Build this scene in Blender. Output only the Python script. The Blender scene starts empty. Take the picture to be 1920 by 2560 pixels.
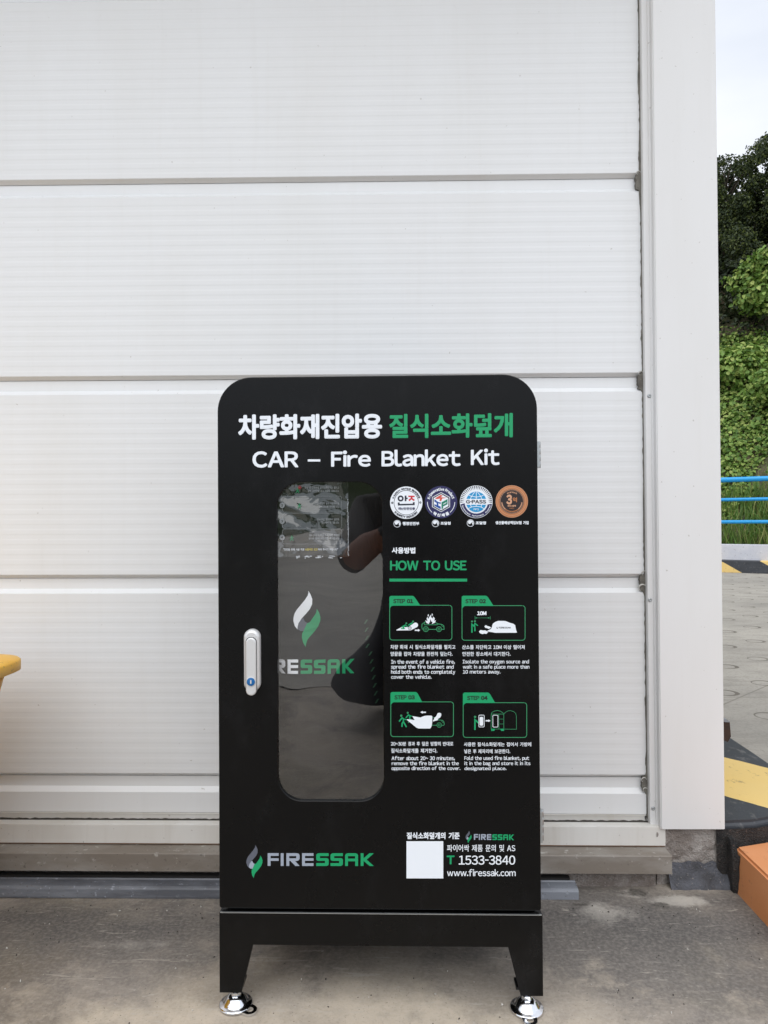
import bpy, bmesh, math, random
from math import pi, sin, cos, radians, sqrt, atan2
from mathutils import Vector, Matrix, noise
from mathutils.geometry import tessellate_polygon

random.seed(7)
SC = bpy.context.scene
COL = SC.collection

# ---------------------------------------------------------------- camera
F = 1800.0                      # focal length in pixels of the 1920x2560 photograph
H = 0.93
RC = (Matrix.Rotation(radians(1.0), 3, 'Z') @ Matrix.Rotation(pi / 2 + 0.0094, 3, 'X')
      @ Matrix.Rotation(-0.0073, 3, 'Z'))
cam = bpy.data.cameras.new('camera')
cam.sensor_fit = 'VERTICAL'
cam.sensor_height = 36.0
cam.lens = F / 2560 * 36.0
cam.clip_start = 0.02
cam.clip_end = 500
camo = bpy.data.objects.new('camera', cam)
COL.objects.link(camo)
camo.matrix_world = Matrix.Translation((0, 0, H)) @ RC.to_4x4()
SC.camera = camo
CP = Vector((0, 0, H))

# ---------------------------------------------------------------- world: bright overcast
W = bpy.data.worlds.new('World')
SC.world = W
W.use_nodes = True
nt = W.node_tree
nt.nodes.clear()
out = nt.nodes.new('ShaderNodeOutputWorld')
bg = nt.nodes.new('ShaderNodeBackground')
bg.inputs['Strength'].default_value = 0.1
sky = nt.nodes.new('ShaderNodeTexSky')
sky.sky_type = 'NISHITA'
sky.sun_disc = False
SUN_EL, SUN_AZ = radians(58), radians(188)
sky.sun_elevation = SUN_EL
sky.sun_rotation = SUN_AZ
tc = nt.nodes.new('ShaderNodeTexCoord')
mp = nt.nodes.new('ShaderNodeMapping')
mp.inputs['Scale'].default_value = (1.0, 1.0, 2.6)
cl = nt.nodes.new('ShaderNodeTexNoise')
cl.inputs['Scale'].default_value = 2.2
cl.inputs['Detail'].default_value = 5
cl.inputs['Roughness'].default_value = 0.5
cr = nt.nodes.new('ShaderNodeValToRGB')
cr.color_ramp.elements[0].position = 0.3
cr.color_ramp.elements[0].color = (6.75, 7.1, 7.75, 1)
cr.color_ramp.elements[1].position = 0.68
cr.color_ramp.elements[1].color = (8.95, 9.05, 9.3, 1)
mx = nt.nodes.new('ShaderNodeMixRGB')
mx.inputs['Fac'].default_value = 0.88
nt.links.new(tc.outputs['Generated'], mp.inputs['Vector'])
nt.links.new(mp.outputs['Vector'], cl.inputs['Vector'])
nt.links.new(cl.outputs['Fac'], cr.inputs['Fac'])
nt.links.new(sky.outputs['Color'], mx.inputs['Color1'])
nt.links.new(cr.outputs['Color'], mx.inputs['Color2'])
sx = nt.nodes.new('ShaderNodeSeparateXYZ')
nt.links.new(tc.outputs['Generated'], sx.inputs[0])
mr = nt.nodes.new('ShaderNodeMapRange')
mr.inputs['From Min'].default_value = 0.25
mr.inputs['From Max'].default_value = -0.6
mr.inputs['To Max'].default_value = 0.85
nt.links.new(sx.outputs['Y'], mr.inputs['Value'])
mb = nt.nodes.new('ShaderNodeMixRGB')        # thinner, bluer cloud on the side behind the photographer
mb.blend_type = 'MULTIPLY'
mb.inputs['Color2'].default_value = (1.15, 1.19, 1.24, 1)
nt.links.new(mr.outputs['Result'], mb.inputs['Fac'])
nt.links.new(mx.outputs['Color'], mb.inputs['Color1'])
nt.links.new(mb.outputs['Color'], bg.inputs['Color'])
nt.links.new(bg.outputs['Background'], out.inputs['Surface'])

sun = bpy.data.lights.new('sun', 'SUN')
sun.energy = 1.5
sun.angle = radians(70)
sun.color = (1.0, 0.98, 0.95)
suno = bpy.data.objects.new('sun', sun)
COL.objects.link(suno)
sd = Vector((sin(SUN_AZ) * cos(SUN_EL), cos(SUN_AZ) * cos(SUN_EL), sin(SUN_EL)))
suno.rotation_euler = sd.to_track_quat('Z', 'Y').to_euler()

SC.view_settings.view_transform = 'Standard'
SC.view_settings.look = 'None'
SC.view_settings.exposure = 0.45
SC.view_settings.gamma = 1.0

# ---------------------------------------------------------------- helpers
def ray(px, py):
    return RC @ Vector(((px - 960) / F, -(py - 1280) / F, -1))
def hit_y(px, py, y):
    r = ray(px, py)
    return CP + r * (y / r.y)
def hit_z(px, py, z):
    r = ray(px, py)
    return CP + r * ((z - H) / r.z)

def lin(c):
    c = c / 255.0
    return c / 12.92 if c <= 0.04045 else ((c + 0.055) / 1.055) ** 2.4
def rgb(r, g, b):
    return (lin(r), lin(g), lin(b), 1)

def mat(name, color, rough=0.5, metal=0.0, spec=0.5):
    m = bpy.data.materials.new(name)
    m.use_nodes = True
    b = m.node_tree.nodes['Principled BSDF']
    b.inputs['Base Color'].default_value = color if len(color) == 4 else (*color, 1)
    b.inputs['Roughness'].default_value = rough
    b.inputs['Metallic'].default_value = metal
    b.inputs['Specular IOR Level'].default_value = spec
    return m

class N:
    """small node builder for a material"""
    def __init__(s, m):
        s.m = m
        s.t = m.node_tree
        s.b = s.t.nodes['Principled BSDF']
        s.tc = s.t.nodes.new('ShaderNodeTexCoord')
    def new(s, k):
        return s.t.nodes.new(k)
    def link(s, a, b):
        s.t.links.new(a, b)
    def coord(s, scale=(1, 1, 1)):
        n = s.new('ShaderNodeMapping')
        n.inputs['Scale'].default_value = scale
        s.link(s.tc.outputs['Object'], n.inputs['Vector'])
        return n.outputs['Vector']
    def noise(s, scale, detail=4, rough=0.55, stretch=(1, 1, 1), dist=0.0):
        n = s.new('ShaderNodeTexNoise')
        n.inputs['Scale'].default_value = scale
        n.inputs['Detail'].default_value = detail
        n.inputs['Roughness'].default_value = rough
        n.inputs['Distortion'].default_value = dist
        s.link(s.coord(stretch), n.inputs['Vector'])
        return n.outputs['Fac']
    def ramp(s, fac, stops):
        n = s.new('ShaderNodeValToRGB')
        e = n.color_ramp.elements
        while len(e) < len(stops):
            e.new(0.5)
        for i, (p, c) in enumerate(stops):
            e[i].position = p
            e[i].color = c if isinstance(c, tuple) else (c, c, c, 1)
        s.link(fac, n.inputs['Fac'])
        return n.outputs['Color']
    def mix(s, fac, a, b, mode='MIX'):
        n = s.new('ShaderNodeMixRGB')
        n.blend_type = mode
        for sock, v in ((n.inputs['Fac'], fac), (n.inputs['Color1'], a), (n.inputs['Color2'], b)):
            if hasattr(v, 'links') or hasattr(v, 'is_linked'):
                s.link(v, sock)
            else:
                sock.default_value = v
        return n.outputs['Color']
    def math(s, op, a, b=0.0, c=0.0):
        n = s.new('ShaderNodeMath')
        n.operation = op
        for i, v in enumerate((a, b, c)):
            if hasattr(v, 'is_linked'):
                s.link(v, n.inputs[i])
            else:
                n.inputs[i].default_value = v
        return n.outputs[0]
    def xyz(s):
        n = s.new('ShaderNodeSeparateXYZ')
        s.link(s.tc.outputs['Object'], n.inputs[0])
        return n.outputs
    def color(s, c):
        s.link(c, s.b.inputs['Base Color'])
    def bump(s, h, strength=0.3, dist=0.002):
        n = s.new('ShaderNodeBump')
        n.inputs['Strength'].default_value = strength
        n.inputs['Distance'].default_value = dist
        s.link(h, n.inputs['Height'])
        s.link(n.outputs['Normal'], s.b.inputs['Normal'])

def link(o):
    COL.objects.link(o)
    return o
def setp(o, label=None, cat=None, group=None, kind=None):
    if label: o['label'] = label
    if cat: o['category'] = cat
    if group: o['group'] = group
    if kind: o['kind'] = kind
    return o
def empty(name, loc=(0, 0, 0), rot=(0, 0, 0), **k):
    o = bpy.data.objects.new(name, None)
    o.empty_display_size = 0.1
    o.location = loc
    o.rotation_euler = rot
    link(o)
    return setp(o, **k)
def obj(name, bm, mats, parent=None, smooth=False, **k):
    me = bpy.data.meshes.new(name)
    if isinstance(bm, bmesh.types.BMesh):
        bm.normal_update()
        bm.to_mesh(me)
        bm.free()
    else:
        me.from_pydata(bm[0], [], bm[1])
        if len(bm) > 2:
            me.polygons.foreach_set('material_index', bm[2])
    for m in (mats if isinstance(mats, (list, tuple)) else [mats]):
        me.materials.append(m)
    if smooth:
        for p in me.polygons:
            p.use_smooth = True
    me.update()
    o = bpy.data.objects.new(name, me)
    link(o)
    if parent is not None:
        o.parent = parent
    return setp(o, **k)
def struct(name, bm, mats, **k):
    return obj(name, bm, mats, kind='structure', **k)

def box(bm, x0, x1, y0, y1, z0, z1, bev=0.0, mi=0):
    vs = [bm.verts.new((x, y, z)) for x in (x0, x1) for y in (y0, y1) for z in (z0, z1)]
    q = [(0, 1, 3, 2), (4, 6, 7, 5), (0, 4, 5, 1), (2, 3, 7, 6), (0, 2, 6, 4), (1, 5, 7, 3)]
    fs = [bm.faces.new([vs[i] for i in f]) for f in q]
    for f in fs:
        f.material_index = mi
    if bev > 0:
        es = list({e for f in fs for e in f.edges})
        bmesh.ops.bevel(bm, geom=es, offset=bev, segments=2, profile=0.6, affect='EDGES')
    return vs
def prism(bm, pts, axis, a, b, mi=0, bev=0.0):
    """polygon pts (u,v) extruded along axis from a to b.  axis 'y': (x,z); 'z': (x,y); 'x': (y,z)"""
    def P(u, v, w):
        return {'y': (u, w, v), 'z': (u, v, w), 'x': (w, u, v)}[axis]
    n = len(pts)
    va = [bm.verts.new(P(u, v, a)) for u, v in pts]
    vb = [bm.verts.new(P(u, v, b)) for u, v in pts]
    fs = []
    for t in tessellate_polygon([[Vector((u, v, 0)) for u, v in pts]]):
        fs.append(bm.faces.new([va[i] for i in t]))
        fs.append(bm.faces.new([vb[i] for i in reversed(t)]))
    for i in range(n):
        j = (i + 1) % n
        fs.append(bm.faces.new([va[i], va[j], vb[j], vb[i]]))
    for f in fs:
        f.material_index = mi
    bmesh.ops.recalc_face_normals(bm, faces=fs)
def tube(bm, pts, rad, n=10, mi=0, cap=True):
    """tube along points; rad number or list"""
    pts = [Vector(p) for p in pts]
    rs = rad if isinstance(rad, (list, tuple)) else [rad] * len(pts)
    rings = []
    for i, p in enumerate(pts):
        d = (pts[min(i + 1, len(pts) - 1)] - pts[max(i - 1, 0)]).normalized()
        a = d.orthogonal().normalized() if i == 0 else (rings_a - d * rings_a.dot(d)).normalized()
        rings_a = a
        b = d.cross(a)
        rings.append([bm.verts.new(p + (a * cos(2 * pi * k / n) + b * sin(2 * pi * k / n)) * rs[i]) for k in range(n)])
    for i in range(len(rings) - 1):
        for k in range(n):
            f = bm.faces.new([rings[i][k], rings[i][(k + 1) % n], rings[i + 1][(k + 1) % n], rings[i + 1][k]])
            f.material_index = mi
            f.smooth = True
    if cap:
        for r in (rings[0][::-1], rings[-1]):
            f = bm.faces.new(r)
            f.material_index = mi
def lathe(bm, prof, c=(0, 0, 0), n=40, mi=0, smooth=True):
    c = Vector(c)
    rings = [[bm.verts.new(c + Vector((r * cos(2 * pi * k / n), r * sin(2 * pi * k / n), z))) for k in range(n)] for r, z in prof]
    for i in range(len(rings) - 1):
        for k in range(n):
            f = bm.faces.new([rings[i][k], rings[i][(k + 1) % n], rings[i + 1][(k + 1) % n], rings[i + 1][k]])
            f.material_index = mi
            f.smooth = smooth
    for r in (rings[0][::-1], rings[-1]):
        f = bm.faces.new(r)
        f.material_index = mi
def rrect(x0, x1, z0, z1, rt, rb=None, n=10):
    rb = rt if rb is None else rb
    P = []
    for cx, cz, r, a0 in ((x1 - rb, z0 + rb, rb, -pi / 2), (x1 - rt, z1 - rt, rt, 0), (x0 + rt, z1 - rt, rt, pi / 2), (x0 + rb, z0 + rb, rb, pi)):
        for k in range(n + 1):
            a = a0 + pi / 2 * k / n
            P.append((cx + r * cos(a), cz + r * sin(a)))
    return P
def loft(bm, loops, mi=0, smooth=False, cap0=False, cap1=False):
    """loops of 3-D points of equal count joined in order"""
    V = [[bm.verts.new(p) for p in L] for L in loops]
    n = len(V[0])
    fs = []
    for i in range(len(V) - 1):
        for k in range(n):
            f = bm.faces.new([V[i][k], V[i][(k + 1) % n], V[i + 1][(k + 1) % n], V[i + 1][k]])
            f.smooth = smooth
            fs.append(f)
    if cap0: fs.append(bm.faces.new(V[0][::-1]))
    if cap1: fs.append(bm.faces.new(V[-1]))
    for f in fs:
        f.material_index = mi
    return V

# ---------------------------------------------------------------- materials
def m_white_paint(name, base, dirt, rough=0.42, streak=True, amt=0.5):
    m = mat(name, base, rough)
    k = N(m)
    a = k.noise(3.0, 5, 0.6, (1, 1, 0.35))
    f = k.ramp(a, [(0.42, 0.0), (0.8, amt)])
    c = k.mix(f, base, dirt)
    if streak:
        b = k.noise(34, 3, 0.6, (1, 1, 0.05))
        g = k.ramp(b, [(0.55, 0.0), (0.8, amt * 0.45)])
        c = k.mix(g, c, dirt)
    s = k.noise(90, 2, 0.5)
    g = k.ramp(s, [(0.735, 0.0), (0.76, 0.5)])
    c = k.mix(g, c, (0.33, 0.3, 0.26, 1))
    k.color(c)
    k.bump(k.noise(160, 2), 0.04, 0.0006)
    return m
M = {}
M['panel'] = m_white_paint('panel_white', (0.737, 0.745, 0.750, 1), (0.64, 0.63, 0.60, 1), 0.4, amt=0.38)
M['column'] = m_white_paint('column_white', (0.728, 0.726, 0.722, 1), (0.63, 0.62, 0.59, 1), 0.35, amt=0.4)
M['sill'] = m_white_paint('sill_white', (0.72, 0.71, 0.68, 1), (0.48, 0.43, 0.36, 1), 0.45, amt=0.7)

def m_stained(name, base, stain, speck, rough=0.55, scale=6, bs=0.12, bd=0.001, st=(0.5, 1, 1)):
    m = mat(name, base, rough)
    k = N(m)
    a = k.noise(scale, 6, 0.66, st)
    c = k.mix(k.ramp(a, [(0.38, 0.0), (0.62, 0.95)]), base, stain)
    b = k.noise(scale * 11, 3, 0.6)
    c = k.mix(k.ramp(b, [(0.62, 0.0), (0.72, 0.7)]), c, speck)
    d = k.noise(scale * 26, 2, 0.5, (1, 1, 1))
    c = k.mix(k.ramp(d, [(0.66, 0.0), (0.72, 0.55)]), c, (0.09, 0.075, 0.06, 1))
    k.color(c)
    k.bump(k.math('ADD', b, k.math('MULTIPLY', a, 1.5)), bs, bd)
    return m
M['ledge'] = m_stained('stained_steel', (0.37, 0.35, 0.32, 1), (0.20, 0.17, 0.14, 1), (0.54, 0.52, 0.48, 1), 0.55, 4, st=(0.45, 1, 1.4))
M['galv'] = m_stained('galvanised_steel', (0.23, 0.245, 0.275, 1), (0.095, 0.10, 0.115, 1), (0.40, 0.43, 0.48, 1), 0.45, 7, st=(0.4, 1, 2.5))
M['rust'] = mat('rust_line', (0.22, 0.10, 0.035), 0.8)
M['rough_concrete'] = m_stained('rough_concrete', (0.40, 0.365, 0.335, 1), (0.235, 0.20, 0.175, 1), (0.60, 0.57, 0.54, 1), 0.9, 22, 1.0, 0.008, (1, 1, 1))
M['mortar'] = m_stained('mortar_fillet', (0.12, 0.125, 0.145, 1), (0.06, 0.06, 0.066, 1), (0.36, 0.33, 0.30, 1), 0.85, 16, 1.0, 0.006, (1, 1, 1))
M['dark'] = mat('dark_gap', (0.02, 0.019, 0.018), 0.9)
M['foam'] = m_stained('torn_foam_sealant', (0.19, 0.18, 0.155, 1), (0.10, 0.092, 0.08, 1), (0.33, 0.31, 0.28, 1), 0.9, 30)
M['caulk'] = mat('caulk', (0.50, 0.49, 0.455), 0.6)

def m_ground():
    m = mat('concrete_ground', (0.28, 0.26, 0.23), 0.8)
    k = N(m)
    big = k.noise(1.3, 5, 0.6, dist=0.9)
    c = k.mix(k.ramp(big, [(0.38, 0.0), (0.62, 1.0)]), (0.235, 0.207, 0.18, 1), (0.37, 0.315, 0.25, 1))
    mid = k.noise(4.5, 9, 0.74, (1, 1.5, 1), dist=0.9)
    c = k.mix(k.ramp(mid, [(0.48, 0.0), (0.64, 0.75)]), c, (0.40, 0.352, 0.295, 1))
    sc = k.noise(3.4, 9, 0.76, (1.3, 1.0, 1), dist=0.5)
    c = k.mix(k.ramp(sc, [(0.51, 0.0), (0.62, 0.65)]), c, (0.135, 0.119, 0.106, 1))
    ol = k.noise(2.1, 4, 0.6, (1, 1, 1), dist=0.4)
    c = k.mix(k.ramp(ol, [(0.53, 0.0), (0.66, 0.5)]), c, (0.22, 0.195, 0.14, 1))
    X, Y, _ = k.xyz()
    def blot(c, x0, y0, rx, ry, col, amt, edge=0.45, sc_=6):
        # one irregular stain of its own, soft edged
        n1 = k.math('MULTIPLY', k.math('SUBTRACT', k.noise(sc_, 7, 0.7), 0.5), 3.4)
        u = k.math('DIVIDE', k.math('SUBTRACT', X, x0), rx)
        v = k.math('DIVIDE', k.math('SUBTRACT', Y, y0), ry)
        d = k.math('SQRT', k.math('ADD', k.math('MULTIPLY', u, u), k.math('MULTIPLY', v, v)))
        d = k.math('ADD', d, n1)
        f = k.ramp(d, [(0.35, amt), (0.35 + edge, 0.0)])
        return k.mix(f, c, col)
    c = blot(c, 0.60, 1.60, 0.62, 0.36, (0.105, 0.096, 0.09, 1), 0.8, 0.6, 4)
    c = blot(c, -0.62, 1.60, 0.60, 0.20, (0.125, 0.113, 0.105, 1), 0.75, 0.6, 4)
    c = blot(c, -0.95, 1.36, 0.40, 0.22, (0.16, 0.135, 0.105, 1), 0.7, 0.6, 5)
    c = blot(c, -0.05, 1.20, 0.95, 0.27, (0.52, 0.445, 0.35, 1), 0.9, 0.7, 4)
    c = blot(c, -0.25, 1.27, 0.22, 0.06, (0.46, 0.415, 0.35, 1), 0.7, 0.6, 8)
    for px_, py_, rx_, ry_, am in ((1510, 2288, 0.085, 0.045, 0.85), (1690, 2252, 0.11, 0.03, 0.75), (1585, 2236, 0.05, 0.025, 0.6), (330, 2360, 0.10, 0.02, 0.35)):
        q_ = hit_z(px_, py_, 0.0)
        c = blot(c, q_.x, q_.y, rx_, ry_, (0.56, 0.52, 0.46, 1), am, 0.6, 14)
    for px_, py_, rx_, ry_ in ((1590, 2232, 0.035, 0.022), (1655, 2262, 0.03, 0.02), (1445, 2262, 0.04, 0.012)):
        q_ = hit_z(px_, py_, 0.0)
        c = blot(c, q_.x, q_.y, rx_, ry_, (0.06, 0.05, 0.038, 1), 0.85, 0.5, 18)
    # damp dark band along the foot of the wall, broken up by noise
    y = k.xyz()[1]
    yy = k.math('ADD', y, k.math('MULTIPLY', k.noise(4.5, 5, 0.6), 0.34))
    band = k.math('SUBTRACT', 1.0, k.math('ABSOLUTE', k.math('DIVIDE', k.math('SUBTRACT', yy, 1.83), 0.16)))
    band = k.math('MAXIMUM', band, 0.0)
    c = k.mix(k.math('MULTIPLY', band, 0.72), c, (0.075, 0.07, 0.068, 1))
    fine = k.noise(120, 3, 0.6)
    c = k.mix(k.ramp(fine, [(0.42, 0.0), (0.66, 0.5)]), c, k.mix(0.3, c, (0.60, 0.55, 0.48, 1)))
    c = k.mix(k.ramp(k.noise(170, 3, 0.65), [(0.55, 0.0), (0.67, 0.5)]), c, k.mix(0.35, c, (0.05, 0.044, 0.038, 1)))
    scr = k.noise(16, 4, 0.75, (0.5, 3.2, 1), dist=1.8)
    c = k.mix(k.ramp(scr, [(0.60, 0.0), (0.66, 0.5)]), c, (0.46, 0.42, 0.365, 1))
    sp = k.noise(210, 2, 0.5)
    c = k.mix(k.ramp(sp, [(0.68, 0.0), (0.74, 0.8)]), c, (0.06, 0.052, 0.045, 1))
    chip = k.noise(64, 3, 0.65)
    c = k.mix(k.ramp(chip, [(0.69, 0.0), (0.74, 0.6)]), c, (0.50, 0.47, 0.43, 1))
    k.color(c)
    h = k.math('ADD', k.math('MULTIPLY', fine, 0.5), mid)
    k.bump(h, 0.3, 0.003)
    return m
M['ground'] = m_ground()

def m_yard():
    m = mat('ring_pressed_concrete', (0.42, 0.40, 0.365), 0.8)
    k = N(m)
    big = k.noise(0.55, 6, 0.6)
    c = k.mix(k.ramp(big, [(0.35, 0.0), (0.68, 1.0)]), (0.255, 0.24, 0.215, 1), (0.43, 0.40, 0.35, 1))
    mid = k.noise(6, 6, 0.65, (0.6, 1.6, 1))
    c = k.mix(k.ramp(mid, [(0.46, 0.0), (0.66, 0.6)]), c, (0.22, 0.205, 0.18, 1))
    c = k.mix(k.ramp(k.noise(70, 4, 0.7), [(0.5, 0.0), (0.68, 0.5)]), c, (0.17, 0.155, 0.135, 1))
    x, y, _ = k.xyz()
    # staggered lattice of pressed rings: rows 0.62 apart in x, 0.45 apart in y, second set shifted
    def ring(ox, oy):
        dx = k.math('SUBTRACT', k.math('MODULO', k.math('ADD', x, 100 * 0.62 - ox + 0.31), 0.62), 0.31)
        dy = k.math('SUBTRACT', k.math('MODULO', k.math('ADD', y, 100 * 0.45 - oy + 0.225), 0.45), 0.225)
        ddx = k.math('SUBTRACT', dx, 0.007)
        r1 = k.math('SQRT', k.math('ADD', k.math('MULTIPLY', dx, dx), k.math('MULTIPLY', dy, dy)))
        r2 = k.math('SQRT', k.math('ADD', k.math('MULTIPLY', k.math('ADD', dx, 0.0085), k.math('ADD', dx, 0.0085)), k.math('MULTIPLY', dy, dy)))
        a = k.math('LESS_THAN', r1, 0.068)
        b = k.math('GREATER_THAN', r2, 0.053)
        return k.math('MULTIPLY', a, b)
    X0, Y0 = 1.72, 3.37
    rg = k.math('MAXIMUM', ring(X0, Y0), ring(X0 + 0.31, Y0 + 0.215))
    # only where the slab has been pressed (not on the strip nearest the kerb)
    lim = k.math('GREATER_THAN', k.math('ADD', k.math('MULTIPLY', x, 0.75), y), 4.45)
    wear = k.ramp(k.noise(3.5, 3), [(0.3, 0.7), (0.6, 1.0)])
    fac = k.math('MULTIPLY', k.math('MULTIPLY', rg, lim), wear)
    c = k.mix(fac, c, (0.12, 0.105, 0.085, 1))
    # sawn joint
    j = k.math('ABSOLUTE', k.math('SUBTRACT', k.math('SUBTRACT', y, k.math('MULTIPLY', x, 0.95)), 2.06))
    c = k.mix(k.math('MULTIPLY', k.math('LESS_THAN', j, 0.007), 0.55), c, (0.14, 0.12, 0.10, 1))
    j2 = k.math('ABSOLUTE', k.math('SUBTRACT', y, 3.72))
    c = k.mix(k.math('MULTIPLY', k.math('LESS_THAN', j2, 0.008), 0.45), c, (0.2, 0.18, 0.15, 1))
    k.color(c)
    k.bump(k.math('SUBTRACT', k.noise(90, 3), k.math('MULTIPLY', fac, 2.0)), 0.25, 0.004)
    return m
M['yard'] = m_yard()

def m_stripes(name, expr, period, off, front_black=None):
    """painted black and yellow stripes; expr = weights of x, y, z"""
    m = mat(name, (0.7, 0.5, 0.1), 0.55)
    k = N(m)
    x, y, z = k.xyz()
    u = k.math('ADD', k.math('ADD', k.math('MULTIPLY', x, expr[0]), k.math('MULTIPLY', y, expr[1])), k.math('MULTIPLY', z, expr[2]))
    u = k.math('ADD', u, k.math('MULTIPLY', k.math('SUBTRACT', k.noise(14, 3), 0.5), 0.02))
    t = k.math('MODULO', k.math('ADD', k.math('SUBTRACT', u, off), period * 200), period * 2)
    s = k.math('LESS_THAN', t, period)
    wear = k.noise(26, 6, 0.7, (1, 0.5, 1))
    wf = k.ramp(wear, [(0.59, 0.0), (0.66, 0.8)])
    yel = k.mix(k.noise(4, 4), (0.76, 0.52, 0.155, 1), (0.70, 0.52, 0.22, 1))
    yel = k.mix(wf, yel, (0.30, 0.22, 0.10, 1))
    blk = k.mix(k.noise(9, 5), (0.016, 0.018, 0.022, 1), (0.06, 0.065, 0.075, 1))
    blk = k.mix(k.ramp(wear, [(0.56, 0.0), (0.66, 0.6)]), blk, (0.17, 0.165, 0.16, 1))
    k.color(k.mix(s, blk, yel))
    k.bump(k.noise(40, 5, 0.65), 0.25, 0.004)
    return m
M['kerb'] = m_stripes('kerb_stripes', (1.13, 1.0, 0.0), 0.485, 3.042)
def m_orange():
    m = mat('orange_paint', (0.6, 0.22, 0.06), 0.55)
    k = N(m)
    c = k.mix(k.ramp(k.noise(5, 5), [(0.3, 0.0), (0.7, 1.0)]), (0.62, 0.245, 0.09, 1), (0.70, 0.315, 0.145, 1))
    c = k.mix(k.ramp(k.noise(40, 5, 0.7), [(0.60, 0.0), (0.68, 0.6)]), c, (0.30, 0.115, 0.055, 1))
    k.color(c)
    k.bump(k.noise(30, 6, 0.7), 0.3, 0.004)
    return m
M['orange'] = m_orange()
M['tar'] = m_stained('tar', (0.014, 0.013, 0.013, 1), (0.05, 0.044, 0.04, 1), (0.34, 0.22, 0.17, 1), 0.6, 24, 1.0, 0.012, (1, 1, 1))

# cabinet
def m_black(name, base=0.0028, rough=0.28):
    m = mat(name, (base, base, base * 1.06), rough, 0.0, 0.2)
    k = N(m)
    r = k.math('ADD', k.math('MULTIPLY', k.noise(3.0, 6, 0.65), 0.24), rough - 0.13)
    k.link(r, k.b.inputs['Roughness'])
    sp = k.noise(75, 2, 0.5)
    sm = k.noise(7, 6, 0.75, (1.0, 1, 0.6))
    c = k.mix(k.ramp(sm, [(0.52, 0.0), (0.72, 0.6)]), (base, base, base * 1.06, 1), (0.012, 0.012, 0.013, 1))
    c = k.mix(k.ramp(sp, [(0.785, 0.0), (0.80, 0.35)]), c, (0.3, 0.29, 0.27, 1))
    k.color(c)
    k.bump(k.noise(420, 2), 0.05, 0.0004)
    return m
M['black'] = m_black('black_powder_coat')
M['black_in'] = mat('black_interior', (0.006, 0.006, 0.0065), 0.6)
M['vw'] = mat('white_vinyl', (0.76, 0.80, 0.85), 0.45)
M['vg'] = mat('green_vinyl', (0.0006, 0.30, 0.112), 0.45)
M['vgl'] = mat('green_line_vinyl', (0.03, 0.25, 0.105), 0.45)
M['vgr'] = mat('grey_vinyl', (0.30, 0.34, 0.41), 0.45)
M['vdg'] = mat('dark_grey_vinyl', (0.095, 0.105, 0.135), 0.45)
M['vk'] = mat('black_vinyl', (0.008, 0.008, 0.009), 0.45)
M['vnavy'] = mat('navy_print', (0.017, 0.016, 0.085), 0.4)
M['vink'] = mat('ink_print', (0.010, 0.013, 0.028), 0.4)
M['vred'] = mat('red_print', (0.55, 0.02, 0.035), 0.4)
M['vor'] = mat('vermilion_print', (0.58, 0.085, 0.055), 0.4)
M['vblue'] = mat('blue_print', (0.006, 0.065, 0.30), 0.4)
M['vteal'] = mat('teal_print', (0.01, 0.19, 0.12), 0.4)
M['vsky'] = mat('sky_blue_print', (0.008, 0.27, 0.56), 0.4)
M['vcop'] = mat('copper_print', (0.50, 0.20, 0.085), 0.35, 0.35)
M['vcop2'] = mat('light_copper_print', (0.66, 0.36, 0.22), 0.35, 0.25)
M['vbrown'] = mat('brown_print', (0.018, 0.011, 0.012), 0.4)
M['vyel'] = mat('yellow_print', (0.75, 0.62, 0.05), 0.45)
M['satin'] = mat('satin_cast_metal', (0.66, 0.66, 0.66), 0.38, 0.35)
M['chrome'] = mat('zinc_plate', (0.80, 0.82, 0.86), 0.13, 1.0)
k = N(M['chrome'])
k.link(k.math('ADD', k.math('MULTIPLY', k.noise(60, 4), 0.16), 0.06), k.b.inputs['Roughness'])
M['steel'] = mat('brushed_steel', (0.42, 0.44, 0.45), 0.35, 0.8)
M['lockblue'] = mat('blue_plastic', (0.006, 0.115, 0.33), 0.3)

def m_glass():
    m = bpy.data.materials.new('acrylic_pane')
    m.use_nodes = True
    t = m.node_tree
    t.nodes.clear()
    o = t.nodes.new('ShaderNodeOutputMaterial')
    tr = t.nodes.new('ShaderNodeBsdfTransparent')
    tr.inputs['Color'].default_value = (0.97, 0.97, 0.97, 1)
    gl = t.nodes.new('ShaderNodeBsdfGlossy')
    gl.inputs['Roughness'].default_value = 0.012
    lw = t.nodes.new('ShaderNodeLayerWeight')
    lw.inputs['Blend'].default_value = 0.5
    pw = t.nodes.new('ShaderNodeMath')
    pw.operation = 'POWER'
    pw.inputs[1].default_value = 4.5
    fr = t.nodes.new('ShaderNodeMath')
    fr.operation = 'MULTIPLY_ADD'
    fr.inputs[1].default_value = 0.8
    fr.inputs[2].default_value = 0.185
    t.links.new(lw.outputs['Facing'], pw.inputs[0])
    t.links.new(pw.outputs[0], fr.inputs[0])
    mxs = t.nodes.new('ShaderNodeMixShader')
    c = t.nodes.new('ShaderNodeTexCoord')
    n = t.nodes.new('ShaderNodeTexNoise')
    n.inputs['Scale'].default_value = 5.0
    n.inputs['Detail'].default_value = 2
    b = t.nodes.new('ShaderNodeBump')
    b.inputs['Strength'].default_value = 0.25
    b.inputs['Distance'].default_value = 0.006
    t.links.new(c.outputs['Object'], n.inputs['Vector'])
    t.links.new(n.outputs['Fac'], b.inputs['Height'])
    t.links.new(b.outputs['Normal'], gl.inputs['Normal'])
    t.links.new(fr.outputs[0], mxs.inputs[0])
    t.links.new(tr.outputs[0], mxs.inputs[1])
    t.links.new(gl.outputs[0], mxs.inputs[2])
    t.links.new(mxs.outputs[0], o.inputs['Surface'])
    return m
M['glass'] = m_glass()

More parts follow.
